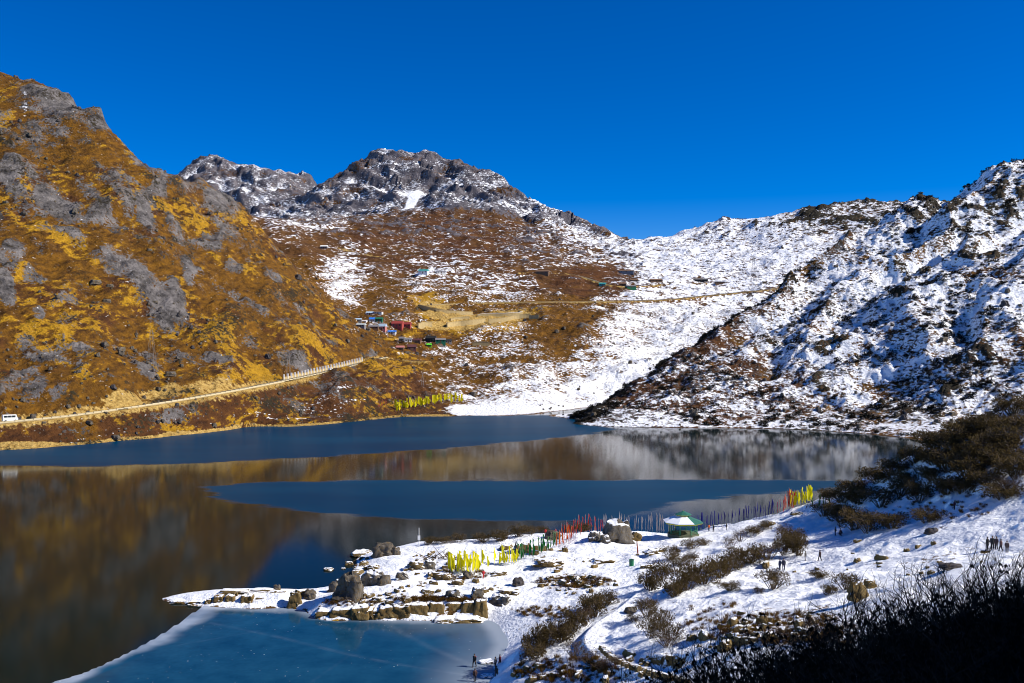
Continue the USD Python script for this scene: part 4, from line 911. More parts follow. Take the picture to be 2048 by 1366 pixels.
BOULDERS = [
    (696, 1198, 56, 48, R, 'tall grey standing boulder, the largest at the root of the spit', .55), (667, 1184, 24, 22, R, 'dark upright rock just left of the tall standing boulder', .5), (742, 1172, 46, 32, RS, 'snow streaked slanting boulder right of the tall standing boulder', .3), (768, 1171, 26, 24, R, 'narrow grey rock leaning on the snow streaked boulder', .4),
    (765, 1113, 46, 30, R, 'square grey boulder at the water on the far tip of the promontory', .8), (790, 1110, 22, 18, R, 'rounded rock touching the square boulder by the water', .3), (803, 1160, 26, 19, RS, 'grey rock right of the slanting snow streaked boulder', .5), (858, 1139, 28, 22, RS, 'pale grey boulder left of the big yellow flag cluster', .5),
    (832, 1140, 44, 18, RBR, 'low brown boulder beside the pale grey one, left of the yellow flags', .4), (1238, 1087, 66, 44, RS, 'biggest snow capped boulder left of the pavilion', .35), (1190, 1083, 25, 24, RS, 'left of two round boulders beside the snow capped rock', .2), (1211, 1087, 23, 21, RS, 'right of two round boulders beside the snow capped rock', .2),
    (1272, 1082, 26, 20, RBR, 'brown rock at the right foot of the biggest snow capped boulder', .3), (1046, 1108, 46, 24, RBR, 'flat dark rock behind the green flags', .6), (1013, 1100, 26, 12, RBR, 'small brown rock left of the flat dark rock by the green flags', .4), (1106, 1080, 34, 22, R, 'grey rock under the red coated people on the crest', .4),
    (905, 1198, 28, 22, RS, 'left of two grey boulders standing on the ledge above the ice', .3), (955, 1196, 24, 24, RS, 'right of two grey boulders standing on the ledge above the ice', .4), (1000, 1211, 38, 24, RS, 'broken brown boulder at the right end of the rock ledge', .6), (1018, 1190, 42, 12, RBR, 'long thin brown rock behind the broken boulder', .5),
    (1037, 1172, 22, 20, RD, 'dark cleft rock in the snow above the broken boulder', .3), (888, 1160, 30, 14, RBR, 'brown rock at the foot of the big yellow flag cluster', .3), (935, 1158, 20, 16, R, 'grey rock at the right foot of the big yellow flag cluster', .3), (915, 1170, 24, 12, RBR, 'low brown rock in the snow below the yellow flags', .4),
    (1000, 1152, 34, 10, RBR, 'low brown rock below the second yellow flag cluster', .4), (1098, 1134, 62, 18, RBR, 'brown earth hummock in the snow in the middle of the promontory', .2), (1208, 1127, 46, 11, RBR, 'long low brown rock left of the green bin', .6), (1312, 1108, 42, 11, RBR, 'long low brown rock right of the red post', .6),
    (1294, 1137, 24, 9, RBR, 'small pale rock right of the green bin', .4), (1262, 1228, 26, 16, R, 'dark rock beside the bend of the curved path', .4), (1720, 1200, 42, 34, RBR, 'red-brown boulder with a hollow below the right hand snowfield', .4), (1742, 1177, 24, 22, RBR, 'upper red-brown boulder touching the hollow one', .4),
    (1866, 1068, 24, 14, RD, 'dark rock alone on the right hand snowfield', .3), (1905, 1138, 40, 12, RD, 'dark log-like rock just above the black bushes at the right', .5), (973, 1329, 30, 8, RS, 'flat snow topped rock on the ice beside the upper walkers', .5), (974, 1356, 24, 7, RS, 'flat snow topped rock on the ice between the lower walkers', .5),
    (618, 1199, 24, 20, R, 'dark rock on the snow left of the tall standing boulder', .5), (655, 1142, 20, 7, RBR, 'brown stone in the water farthest from the promontory', .5), (697, 1131, 16, 9, RBR, 'rounded brown stone in the water nearest the promontory', .3), (686, 1139, 9, 4, RBR, 'smallest brown stone in the water', .3),
    (722, 1112, 44, 11, RBR, 'brown shore slab left of the square boulder', .5), (727, 1133, 22, 12, RBR, 'brown shore rock below the slab by the square boulder', .4), (722, 1142, 30, 7, RBR, 'thin brown slab at the water line', .5), (745, 1140, 30, 12, RBR, 'brown grassy hump at the shore of the promontory', .2),
    (553, 1180, 14, 12, R, 'small upright stone on the back edge of the spit', .4), (1300, 1352, 20, 10, RBR, 'small brown stone on the snow right of the curved path', .3), (1385, 1282, 24, 16, RBR, 'brown stone below the snow bank hollow', .4), (1545, 1050, 18, 8, RBR, 'low brown stone on the snow crest left of the coloured flags', .4), (1597, 1030, 26, 8, RBR, 'pale brown stone under the yellow flags on the crest', .3)]
for px, py, wp, hp, mt, lab, bxx in BOULDERS:
    boulder(px, py, wp, hp, mt, lab, bxx, zfix=(-0.05 if 'in the water' in lab else 0.0 if 'on the ice' in lab else None))
# rock ledge above the ice and slabs on the spit: each block a part
led = thing('rock_ledge', 'brown rock ledge of upright blocks between the snow and the ice', 'rock ledge')
for px, py, wp, hp in ((655, 1231, 34, 15), (690, 1233, 46, 20), (722, 1234, 30, 24), (741, 1233, 14, 20), (756, 1233, 16, 17), (775, 1233, 26, 24), (803, 1233, 34, 27), (838, 1232, 40, 28), (874, 1231, 36, 29), (908, 1230, 36, 28), (938, 1232, 30, 31), (962, 1233, 24, 36), (893, 1240, 44, 8), (935, 1240, 46, 9), (760, 1212, 30, 14), (690, 1216, 26, 10)):
    z0 = 0.0 if py > 1225 else 1.2
    p = wat(px, py, z0); sc = p[1] / F
    v, f = rock_mesh(px, wp * sc * 1.38, 3.4, hp * sc * 0.98, 0.98, 3, 0.5)
    part('block', (v + p + [0, -0.35 if z0 == 0 else 0.9, 0], f), M_rock_brown, led, 35)
slb = thing('spit_slabs', 'row of brown slabs along the narrow snowy spit', 'rock slabs')
for px, py, wp, hp in ((392, 1207, 30, 6), (418, 1208, 16, 11), (438, 1208, 22, 17), (461, 1208, 22, 18), (473, 1204, 14, 20), (496, 1209, 24, 20), (522, 1208, 26, 15), (556, 1203, 44, 20), (590, 1214, 30, 30), (604, 1190, 20, 10), (470, 1186, 60, 7), (525, 1184, 50, 6), (360, 1204, 34, 5)):
    z0 = 0.05 if py > 1195 else 1.4
    p = wat(px, py, z0); sc = p[1] / F
    v, f = rock_mesh(px + 5, wp * sc * 1.1, 2.2, hp * sc, 0.9, 3, 0.7)
    part('slab', (v + p + [0, 0.15, 0], f), M_rock_brown, slb, 35)
# edge of the curved path
kw = thing('path_kerb', 'curved kerb of brown stones along the lower edge of the snowy path', 'kerb')
kl = smooth_line([spot(*q) for q in ((1204, 1300), (1218, 1314), (1236, 1326), (1262, 1338), (1295, 1348), (1330, 1356), (1372, 1368))], 26)
for a in kl:
    v, f = rock_mesh(int(abs(a[0]) * 100), 0.85, 0.6, 0.75, 0.8, 2, 0.7)
    part('stone', (v + a - [0, 0, 0.25], f), M_rock_brown, kw, 35)

# ------------------------------------------------------------------ shrubs
def quad_leaves(cen, nrm, ln, wd, r):
    """Leaf-sized lozenges: centres, directions of their length, sizes."""
    n = len(cen)
    u = nrm / (np.linalg.norm(nrm, axis=1, keepdims=True) + 1e-9)
    s = np.cross(u, r.normal(size=(n, 3))); s /= np.linalg.norm(s, axis=1, keepdims=True) + 1e-9
    ln, wd = np.broadcast_to(ln, n)[:, None], np.broadcast_to(wd, n)[:, None]
    v = np.stack([cen - u * ln / 2, cen + s * wd / 2, cen + u * ln / 2, cen - s * wd / 2], 1).reshape(-1, 3)
    i = np.arange(n)[:, None] * 4
    return v, np.vstack([i + [0, 1, 2], i + [0, 2, 3]])
def bush_kind(name, seed, leaf_mat, n_leaf=1500, leaf=0.075, gap=0.45):
    """A bush of radius 1 and height about 1: crown of leaf clumps on twigs."""
    r = np.random.default_rng(seed)
    k = kind_prim(name)
    lobes = np.c_[r.uniform(-0.62, 0.62, (16, 2)), r.uniform(0.25, 0.72, 16)]
    lobes = lobes[np.hypot(lobes[:, 0], lobes[:, 1]) < 0.75]
    rad = r.uniform(0.22, 0.42, len(lobes))
    tw = MB(); cen, dr = [], []
    for c, q in zip(lobes, rad):
        tw.tube([[c[0] * 0.2, c[1] * 0.2, -0.05], [c[0] * 0.6, c[1] * 0.6, c[2] * 0.5], c], 0.022, 0.010, 4)
        for _ in range(9):
            e = r.normal(size=3); e /= np.linalg.norm(e); e[2] = abs(e[2]) * 0.9
            tip = c + e * q * r.uniform(0.9, 1.45)
            tw.tube([c, (c + tip) / 2 + r.normal(size=3) * 0.03, tip], 0.007, 0.003, 3, False)
        n = int(n_leaf / len(lobes))
        e = r.normal(size=(n, 3)); e /= np.linalg.norm(e, axis=1, keepdims=True)
        rr = q * r.uniform(0.55, 1.12, n) ** 0.7
        pnt = c + e * rr[:, None] * [1, 1, 0.85]
        keepl = (rfbm(pnt * 4 + seed, 2, seed) > gap) & (pnt[:, 2] > 0.0)
        cen.append(pnt[keepl]); dr.append(e[keepl] * 0.6 + [0, 0, 0.5] + r.normal(size=(keepl.sum(), 3)) * 0.5)
    cen, dr = np.vstack(cen), np.vstack(dr)
    part('stems', tw.get(), M_twig, str(k.GetPath()))
    part('crown', quad_leaves(cen, dr, r.uniform(leaf * 0.7, leaf * 1.4, len(cen)), leaf * 0.55, r), leaf_mat, str(k.GetPath()))
    return k
BUSH = [bush_kind('dense_shrub_kind', 1, M_leaf, 2600, 0.085, 0.40), bush_kind('open_shrub_kind', 2, M_leaf, 1900, 0.08, 0.46), bush_kind('sparse_shrub_kind', 3, M_leaf_red, 900, 0.07, 0.50), bush_kind('broad_shrub_kind', 4, M_leaf, 2400, 0.08, 0.43)]
CLUSTERS = [
    ('the belt between ice and curved path', 'belt of bushes above the ice', [(1066, 1328, 60, 40), (1072, 1308, 60, 50), (1095, 1302, 70, 56), (1125, 1288, 66, 50), (1150, 1270, 62, 54), (1172, 1256, 50, 44), (1190, 1238, 60, 52), (1215, 1214, 56, 34), (1178, 1216, 50, 30)], 0),
    ('the loose bushes below the curved path', 'bushes below the curved path', [(1148, 1318, 62, 40), (1180, 1332, 66, 36), (1212, 1346, 60, 32), (1235, 1330, 40, 22)], 2),
    ('the row just below the pavilion', 'bushes below the pavilion', [(1302, 1184, 56, 40), (1328, 1166, 62, 44), (1356, 1146, 60, 40), (1382, 1128, 44, 24), (1345, 1124, 46, 38), (1388, 1100, 56, 22), (1410, 1092, 36, 16)], 1),
    ('the long hedge amid the snow slope', 'long hedge across the snow slope', [(1350, 1196, 56, 40), (1378, 1184, 66, 46), (1412, 1172, 74, 54), (1446, 1158, 66, 48), (1478, 1142, 60, 42), (1508, 1134, 76, 46), (1540, 1124, 60, 44), (1465, 1184, 46, 22)], 0),
    ('the tall clump beside the lone walker', 'tall clump on the snow slope', [(1575, 1078, 52, 34), (1590, 1098, 56, 44), (1600, 1112, 44, 46), (1572, 1112, 46, 44)], 0),
    ('the small bushes right of the pavilion', 'bushes right of the pavilion', [(1462, 1100, 40, 32), (1484, 1084, 44, 26), (1508, 1072, 50, 22), (1532, 1062, 40, 18), (1535, 1052, 24, 14)], 3),
    ('the clump by the snow bank hollow', 'clump by the snow bank hollow', [(1296, 1238, 60, 44), (1322, 1262, 66, 48), (1306, 1282, 64, 46), (1346, 1284, 66, 44), (1340, 1300, 70, 36), (1300, 1218, 40, 22), (1268, 1246, 40, 20)], 1),
    ('the scattered bushes on the open snow', 'scattered bushes on the open snow', [(1552, 1182, 76, 48), (1640, 1158, 42, 18), (1698, 1182, 66, 40), (1664, 1190, 40, 22), (1520, 1188, 30, 16)], 1),
    ('the thicket on the right hand ridge', 'thicket on the right hand ridge', [(1652, 1034, 54, 32), (1688, 1046, 70, 44), (1716, 1062, 70, 48), (1745, 1068, 80, 46), (1790, 1058, 66, 36), (1690, 1006, 60, 30), (1728, 1010, 80, 44), (1772, 1016, 84, 46), (1720, 984, 66, 28), (1762, 968, 70, 36), (1800, 950, 70, 36), (1810, 992, 70, 44), (1846, 1004, 60, 44), (1860, 1048, 62, 34), (1838, 926, 70, 36), (1880, 900, 76, 42), (1908, 944, 80, 56), (1950, 900, 90, 60), (1948, 962, 90, 60), (1900, 990, 60, 40), (1996, 930, 84, 66), (2010, 872, 80, 50), (2040, 834, 70, 50), (2016, 1002, 80, 38), (2046, 960, 70, 60), (1985, 860, 70, 40), (1928, 872, 70, 36), (2036, 900, 80, 60), (1660, 1000, 44, 24), (1930, 924, 80, 46), (1975, 935, 80, 50), (2020, 940, 84, 50), (1965, 880, 80, 46), (2012, 905, 80, 50), (2044, 868, 70, 44), (1908, 900, 70, 40), (1876, 930, 70, 36), (1990, 975, 70, 40), (1934, 985, 70, 36), (1870, 960, 60, 30), (2030, 985, 70, 36), (1820, 970, 60, 30)], 0),
    ('the low bushes along the far crest', 'low bushes on the far crest', [(862, 1090, 44, 15), (890, 1088, 40, 16), (916, 1086, 40, 22), (968, 1086, 46, 20), (1000, 1084, 50, 24), (1035, 1076, 50, 28), (1062, 1070, 40, 20), (1088, 1062, 36, 14), (1140, 1066, 36, 16), (1166, 1064, 44, 18)], 3)]
SUN_SHRUBS = []
for desc, grp, items, kd in CLUSTERS:
    for j, (px, py, wp, hp) in enumerate(sorted(items)):
        p = spot(px, py); sc = p[1] / F
        k = (kd if random.random() < 0.65 else random.randrange(4))
        o = copy_of(BUSH[k], 'shrub', f'{ORD[j]} shrub from the left in {desc}', 'shrub', p + [0, wp * sc * 0.3, -0.15], random.uniform(0, 6.28), grp, (wp * sc * (0.74 if 'thicket' in grp else 0.62), wp * sc * 0.55, hp * sc * (0.95 if 'thicket' in grp else 0.95)))

# ------------------------------------------------------------------ prayer flags
def flag_kind(name, col, seed, full=1.0):
    r = np.random.default_rng(seed)
    k = kind_prim(name)
    part('pole', tube([[0, 0, -0.6], [0.02, 0, 2.5], [0.05, 0, 5.0]], 0.045, 0.03, 5), M_pole, str(k.GetPath()))
    nz_, nx_ = 16, 5
    zz, uu = np.meshgrid(np.linspace(1.0, 4.9, nz_), np.linspace(0, 1, nx_), indexing='ij')
    wid = 0.62 * full * (1 - 0.35 * r.random() * (4.9 - zz) / 4)
    x = 0.05 + uu * wid * (0.75 + 0.25 * np.sin(zz * 2.2 + seed))
    y = 0.16 * np.sin(uu * 5 + zz * 1.7 + seed) * uu
    z = zz - 0.45 * uu
    v = np.stack([x, y, z], -1).reshape(-1, 3)
    part('flag', (v, grid_faces(nz_, nx_)), cloth(name, col), str(k.GetPath()), True)
    return k
def cloth(name, c):
    return usdkit.material(stage, '/World/Looks/cloth_' + name, {'d': ('principled_bsdf', {'base_color': c, 'roughness': 0.85, 'specular_ior_level': 0.1}), 't': ('translucent_bsdf', {'color': c}), 'm': ('mix_closure', {'fac': 0.4})},
                           [('d.BSDF', 'm.closure1'), ('t.BSDF', 'm.closure2')], surface='m.closure')
M_pole = simple('bamboo_pole', (0.34, 0.30, 0.24), 0.7)
FL = {n: [flag_kind(n.replace(' ', '_') + '_flag_kind' + s_, c, sd + i * 7, w) for i, s_ in enumerate(('', '_b'))] for n, c, sd, w in (
    ('yellow', (0.74, 0.68, 0.01), 1, 1.7), ('green', (0.015, 0.13, 0.03), 2, .9), ('red', (0.55, 0.03, 0.02), 3, .5), ('orange', (0.70, 0.14, 0.01), 4, .5), ('white', (0.42, 0.36, 0.36), 5, .35), ('navy blue', (0.03, 0.03, 0.20), 6, .7), ('far yellow', (0.70, 0.62, 0.01), 8, 3.2))}
def flags(colour, pts, desc, grp, hpx, sink=0.0, n=None, jitter=7.0, fixed_d=None, cname=None):
    """n poles along the polyline pts of foot pixels; hpx = height in pixels."""
    pts = np.array(pts, float)
    t = np.r_[0, np.cumsum(np.linalg.norm(np.diff(pts, axis=0), axis=1))]
    u = np.linspace(0, t[-1], n)
    rr = np.random.default_rng(int(pts[0, 0]))
    q = sorted((np.interp(a, t, pts[:, 0]) + rr.uniform(-jitter, jitter) * 0.4, np.interp(a, t, pts[:, 1]) + rr.uniform(-jitter, jitter) * 0.5) for a in u)
    for j, (px, py) in enumerate(q):
        if fixed_d is not None:
            d = fixed_d(px); x = (px - CX) / F * d
            g = max(ground(x, d), -0.3)
            top = EYE - (py - hpx - CY) / F * d + rr.uniform(-1.1, 0.4)
            p, h = np.array([x, d, g]), max(top - g, 3.0)
        else:
            p = spot(px, py) if colour != 'far yellow' and cname is None else far_spot(px, py)
            h = hpx * p[1] / F * rr.uniform(0.72, 1.12)
        o = copy_of(FL[colour][rr.integers(2)], 'prayer_flag', f'{ORD[j]} {(cname or colour)} prayer flag from the left in {desc}', 'prayer flag', p, rr.uniform(-1.2, 1.2), grp, (h / 5.0, h / 5.0, h / 5.0))
        UsdGeom.Xformable(o).AddRotateYOp(opSuffix='lean').Set(float(rr.normal() * 4.0))
flags('yellow', [(895, 1146), (930, 1148), (955, 1146)], 'the big cluster on the snow', 'big yellow flag cluster', 42, n=16)
flags('yellow', [(900, 1138), (950, 1136), (990, 1134)], 'the row behind the big cluster', 'thin yellow row', 36, n=8)
flags('yellow', [(997, 1130), (1015, 1128), (1030, 1126)], 'the second cluster on the snow', 'second yellow flag cluster', 36, n=9)
flags('green', [(1028, 1128), (1050, 1120), (1066, 1114)], 'the cluster beside second yellow cluster', 'dark green flag cluster', 36, n=12)
flags('green', [(1074, 1110), (1092, 1104), (1110, 1098)], 'the row below the crest rock', 'green flag row below the crest', 34, n=9)
flags('orange', [(1112, 1096), (1130, 1088), (1142, 1082)], 'the row climbing to the crest', 'orange flag row', 38, n=9)
flags('red', [(1122, 1086), (1140, 1078), (1158, 1072)], 'the row beside the orange flags', 'first red flag row', 40, n=8)
crest_d = lambda px: float(np.interp(px, [1100, 1180, 1240, 1300, 1380, 1450, 1500, 1550], [207, 208, 210, 209, 207, 204, 203, 202]))
flags('red', [(1150, 1070), (1205, 1068)], 'the row left of snowy boulder', 'second red flag row', 38, n=13, fixed_d=crest_d)
flags('white', [(1205, 1070), (1350, 1070)], 'the bare row along the water', 'white flag row along the water', 42, n=30, fixed_d=crest_d, cname=None)
flags('navy blue', [(1396, 1062), (1450, 1056), (1500, 1046), (1556, 1030)], 'the row right of the pavilion', 'navy flag row right of the pavilion', 36, n=36, fixed_d=crest_d)
flags('red', [(1556, 1028), (1570, 1022), (1582, 1018)], 'the cluster on the upper crest', 'third red flag cluster', 38, n=8)
flags('orange', [(1572, 1018), (1590, 1012)], 'the cluster on the crest', 'orange flags on the crest', 40, n=5)
flags('yellow', [(1580, 1014), (1600, 1008), (1622, 1005)], 'the cluster on the right hand crest', 'third yellow flag cluster', 36, n=15)
flags('green', [(1623, 1020), (1640, 1018), (1660, 1016)], 'the cluster below the crest thicket', 'green flag cluster on the crest', 26, n=9)
flags('far yellow', [(786, 822), (820, 816), (850, 811), (884, 806), (926, 803)], 'the long row on the far shore', 'yellow flag row on the far shore', 18, n=44, cname='far yellow')
flags('red', [(757, 818), (765, 815), (774, 812)], 'the small cluster on the far shore', 'red flags on the far shore', 15, n=8, cname='far red')

# ------------------------------------------------------------------ people
def bone(a, b, ra, rb, seg=10):
    s1 = manifold3d.Manifold.sphere(ra, seg).translate(tuple(map(float, a))); s2 = manifold3d.Manifold.sphere(rb, seg).translate(tuple(map(float, b)))
    return manifold3d.Manifold.batch_hull([s1, s2])
def union(ms):
    return manifold3d.Manifold.batch_boolean(ms, manifold3d.OpType.Add)
PM = {}
def pmat(c):
    if c not in PM:
        PM[c] = simple('clothing_%02d' % len(PM), c, 0.85, 0.15, 6)
    return PM[c]
def person(px, py, hpx, lab, coat, trousers, pose='stand', pack=None, face=0.0, hgt=None, d_at=None, ice=False):
    p = wat(px, py, 0.03) if ice else spot(px, py) if d_at is None else np.array([(px - CX) / F * d_at, d_at, max(ground((px - CX) / F * d_at, d_at), EYE - (py - CY) / F * d_at)])
    H_ = hgt or float(np.clip(hpx * p[1] / F, 1.45, 1.85)); s_ = H_ / 1.75
    t = thing('person', lab, 'person', p, face)
    st = {'stand': 0.06, 'walk': 0.24, 'crouch': 0.10}[pose]
    low = 0.42 if pose == 'crouch' else 0.0
    hip = np.array([0, -0.12 if low else 0, 0.93 - low]); sh = np.array([0, 0.10 if low else 0.0, 1.42 - low]); hd = np.array([0, 0.14 if low else 0.02, 1.63 - low])
    legs = []
    for sgn in (-1, 1):
        h0 = hip + [0.10 * sgn, 0, 0]; an = np.array([0.11 * sgn, sgn * st, 0.08]); kn = (h0 + an) / 2 + [0.02 * sgn, 0.05 + (0.3 if low else 0), 0]
        legs.append((h0, kn, an))
    arms = []
    for sgn in (-1, 1):
        s0 = sh + [0.19 * sgn, 0, -0.04]; el = s0 + [0.07 * sgn, -0.06 - sgn * st * 0.3 + (0.2 if low else 0), -0.28]; wr = el + [-0.03 * sgn, 0.14, -0.22]
        arms.append((s0, el, wr, sgn))
    body = [bone(hip, sh - [0, 0, .12], .13, .15), bone(sh - [0, 0, .02], hd - [0, 0, .05], .06, .055), bone(hd + [0, 0.005, -.03], hd + [0, -0.01, .05], .085, .095), bone(hd + [0, .085, -.015], hd + [0, .105, -.03], .018, .02, 6),
            bone(hd + [.095, 0, -.02], hd + [.1, -.01, .02], .018, .022, 6), bone(hd + [-.095, 0, -.02], hd + [-.1, -.01, .02], .018, .022, 6)]
    for h0, kn, an in legs:
        body += [bone(h0, kn, .085, .06), bone(kn, an, .06, .04), bone(an - [0, 0.03, .03], an + [0, .15, -.045], .045, .035)]
    for s0, el, wr, sgn in arms:
        body += [bone(s0, el, .055, .042), bone(el, wr, .042, .030)]
        dn = np.array([0, .35, -.94])
        palm = wr + dn * 0.05
        body.append(bone(wr, palm + dn * .035, .028, .036, 8))
        for q in range(4):
            b0 = palm + dn * .05 + [0, (q - 1.5) * .019, 0]
            body += [bone(b0, b0 + dn * (.045 if q in (0, 3) else .055) + [-.012 * sgn, .006, 0], .009, .008, 6)]
        body.append(bone(palm + [-.01 * sgn, .02, .01], palm + [-.02 * sgn, .055, -.04], .011, .009, 6))
    def fin(ms, name, mat):
        m = union(ms).scale((s_, s_, s_))
        part(name, m, mat, t, 50)
    fin(body, 'body', M_skin)
    fin([bone(hip + [0, 0, -.02], sh - [0, 0, .10], .185, .19), bone(sh + [-.15, 0, -.05], sh + [.15, 0, -.05], .10, .10)] + [bone(s0, el, .085, .068) for s0, el, wr, g in arms] + [bone(el, el + (wr - el) * .92, .068, .052) for s0, el, wr, g in arms], 'jacket', pmat(coat))
    fin([bone(h0, kn, .115, .085) for h0, kn, an in legs] + [bone(kn, an + [0, 0, .03], .085, .065) for h0, kn, an in legs], 'trousers', pmat(trousers))
    fin([bone(an + [0, -0.04, -.03], an + [0, .13, -.04], .06, .05) for h0, kn, an in legs], 'boots', pmat((0.03, 0.025, 0.02)))
    fin([bone(hd + [0, -.025, .03], hd + [0, -.02, .07], .104, .10)], 'hair', M_hair)
    if pack:
        fin([bone(sh + [0, -.22, -.12], sh + [0, -.22, -.38], .13, .15)], 'backpack', pmat(pack))
DK, NAVY, GR, REDC, ORG = (0.025, 0.024, 0.026), (0.02, 0.025, 0.07), (0.09, 0.085, 0.08), (0.45, 0.03, 0.03), (0.5, 0.10, 0.02)
person(949, 1334, 26, 'person in dark clothes with a red pack walking on the ice', DK, DK, 'walk', REDC, 2.6, ice=True)
person(950, 1363, 26, 'person in a dark brown jacket standing lowest on the ice', (0.06, 0.03, 0.025), DK, 'stand', None, 0.3, ice=True)
person(991, 1338, 24, 'person in grey beside the flat snow topped rock', GR, DK, 'stand', None, 1.2, ice=True)
person(1000, 1333, 24, 'person in a dark red jacket at the shadow on the ice edge', (0.16, 0.02, 0.03), DK, 'walk', None, 1.8, ice=True)
person(993, 1358, 26, 'person in dark clothes right of the lower flat rock on the ice', DK, GR, 'walk', None, -0.5, ice=True)
person(967, 1156, 16, 'person in a red jacket walking below the yellow flags', REDC, REDC, 'walk', None, 0.4)
person(1091, 1072, 15, 'person in red on the crest above the green flags, left one', REDC, DK, 'stand', None, 0.2)
person(1111, 1071, 14, 'person in red on the crest above the green flags, right one', (0.42, 0.04, 0.08), DK, 'stand', None, 3.0)
person(1418, 1062, 14, 'person in orange-red standing right of the pavilion', ORG, DK, 'stand', None, 0.5)
person(1427, 1063, 14, 'person in dark clothes beside the orange-red one near the pavilion', DK, DK, 'stand', None, 2.0)
person(1453, 1060, 14, 'person in black alone on the crest among the navy flags', DK, DK, 'stand', None, 1.0)
person(1560, 1140, 22, 'left person of the dark blue pair below the hedge', NAVY, NAVY, 'stand', None, 0.6)
person(1567.5, 1140, 23, 'right person of the dark blue pair below the hedge', (0.03, 0.03, 0.05), NAVY, 'stand', None, 2.6)
person(1640, 1122, 22, 'lone walker with a brown jacket in the middle of the right snowfield', (0.07, 0.04, 0.035), DK, 'walk', None, 1.6)
person(1611, 1121, 16, 'person in grey by the tall clump, left of the lone walker', GR, (0.3, 0.28, 0.26), 'stand', None, 1.0)
person(1671, 1071, 17, 'person in black standing beside the crouching one under the thicket', DK, NAVY, 'stand', None, 1.2)
person(1682, 1071, 12, 'person crouching on the snow under the thicket', (0.09, 0.04, 0.04), DK, 'crouch', None, 1.4, 1.6)
person(1909, 1020, 16, 'person in dark red in the shade of the ridge thicket', (0.07, 0.02, 0.03), DK, 'stand', None, 0.5)
person(1975, 1099, 25, 'leftmost person of the group at the right edge', DK, DK, 'stand', None, 0.4)
person(1985, 1099, 27, 'person with a pack, second of the group at the right edge', DK, DK, 'stand', (0.05, 0.03, 0.03), 2.8)
person(1993, 1099, 26, 'third person of the group at the right edge', (0.05, 0.03, 0.03), DK, 'stand', None, 1.8)
person(2002, 1103, 25, 'fourth person of the group at the right edge, brown coat', (0.10, 0.05, 0.045), DK, 'walk', None, 1.2)
person(2014, 1105, 23, 'rightmost person of the group at the right edge', (0.07, 0.05, 0.05), DK, 'stand', None, -0.6)

# ------------------------------------------------------------------ pavilion, bin, posts, logs
def pavilion():
    p = spot(1372, 1076)
    t = thing('pavilion', 'open octagonal pavilion with a two tier green roof half under snow', 'pavilion', p + [0, 3.2, 0.1])
    green, yellow = simple('green_roof_metal', (0.03, 0.13, 0.09), 0.5, 0.2), simple('yellow_trim', (0.55, 0.48, 0.03), 0.6)
    rail = simple('green_railing', (0.02, 0.16, 0.08), 0.6)
    an = np.arange(8) * np.pi / 4 + np.pi / 8
    def ring(r, z): return np.c_[r * np.cos(an), r * np.sin(an), np.full(8, z)]
    def loft(rings, cap=True):
        v = np.vstack(rings); f = []
        for i in range(len(rings) - 1):
            for k in range(8):
                q = (k + 1) % 8
                f += [(i * 8 + k, i * 8 + q, (i + 1) * 8 + q), (i * 8 + k, (i + 1) * 8 + q, (i + 1) * 8 + k)]
        if cap:
            e = (len(rings) - 1) * 8
            f += [(e, e + k, e + k + 1) for k in range(1, 7)] + [(0, k + 1, k) for k in range(1, 7)]
        return v, np.array(f)
    part('floor', loft([ring(3.3, -0.8), ring(3.3, 0.25)]), simple('mossy_concrete', (0.10, 0.11, 0.07), 0.9), t)
    for a in an:
        part('post', tube([[2.9 * math.cos(a), 2.9 * math.sin(a), 0.25], [2.9 * math.cos(a), 2.9 * math.sin(a), 2.95]], 0.10, None, 8), rail, t)
    for k in range(8):
        a, b = an[k], an[(k + 1) % 8]
        m = MB()
        for z in (0.45, 0.75, 1.05):
            m.tube([[2.9 * math.cos(a), 2.9 * math.sin(a), z], [2.9 * math.cos(b), 2.9 * math.sin(b), z]], 0.04, None, 5)
        if k != 5:
            part('railing', m.get(), rail, t)
    part('eave_trim', loft([ring(4.0, 2.42), ring(4.05, 2.595)]), yellow, t)
    part('lower_roof', loft([ring(4.2, 2.60), ring(2.5, 3.22), ring(1.3, 3.72), ring(1.3, 4.0)]), green, t)
    part('cupola_trim', loft([ring(1.62, 4.003), ring(1.65, 4.12)]), yellow, t)
    part('upper_roof', loft([ring(1.8, 4.125), ring(0.9, 4.5), ring(0.12, 4.8)]), green, t)
    part('finial', tube([[0, 0, 4.75], [0, 0, 5.05]], 0.06, 0.02, 6), yellow, t)
    # snow lying on the left half of the lower roof
    ks_ = [k for k in range(8) if math.cos(an[k] + np.pi / 8) < 0.35]
    m = MB()
    for k in ks_:
        a, b = an[k], an[(k + 1) % 8]
        q = np.array([[4.15 * math.cos(a), 4.15 * math.sin(a), 2.66], [4.15 * math.cos(b), 4.15 * math.sin(b), 2.66], [1.34 * math.cos(b), 1.34 * math.sin(b), 3.75], [1.34 * math.cos(a), 1.34 * math.sin(a), 3.75]])
        nrm = np.cross(q[1] - q[0], q[2] - q[0]); nrm /= np.linalg.norm(nrm)
        m.add(np.vstack([q + nrm * 0.01, q + nrm * 0.16]), [[4, 5, 6], [4, 6, 7], [0, 1, 5], [0, 5, 4], [1, 2, 6], [1, 6, 5], [2, 3, 7], [2, 7, 6], [3, 0, 4], [3, 4, 7]])
    part('roof_snow', m.get(), M_snowcap, t)
pavilion()
p = spot(1263, 1132)
t = thing('bin', 'dark green litter bin standing in the snow', 'bin', p)
part('body', trimesh.creation.cylinder(0.42, 1.1, sections=18).apply_translation([0, 0, 0.5]), simple('bin_green', (0.01, 0.14, 0.06), 0.5), t)
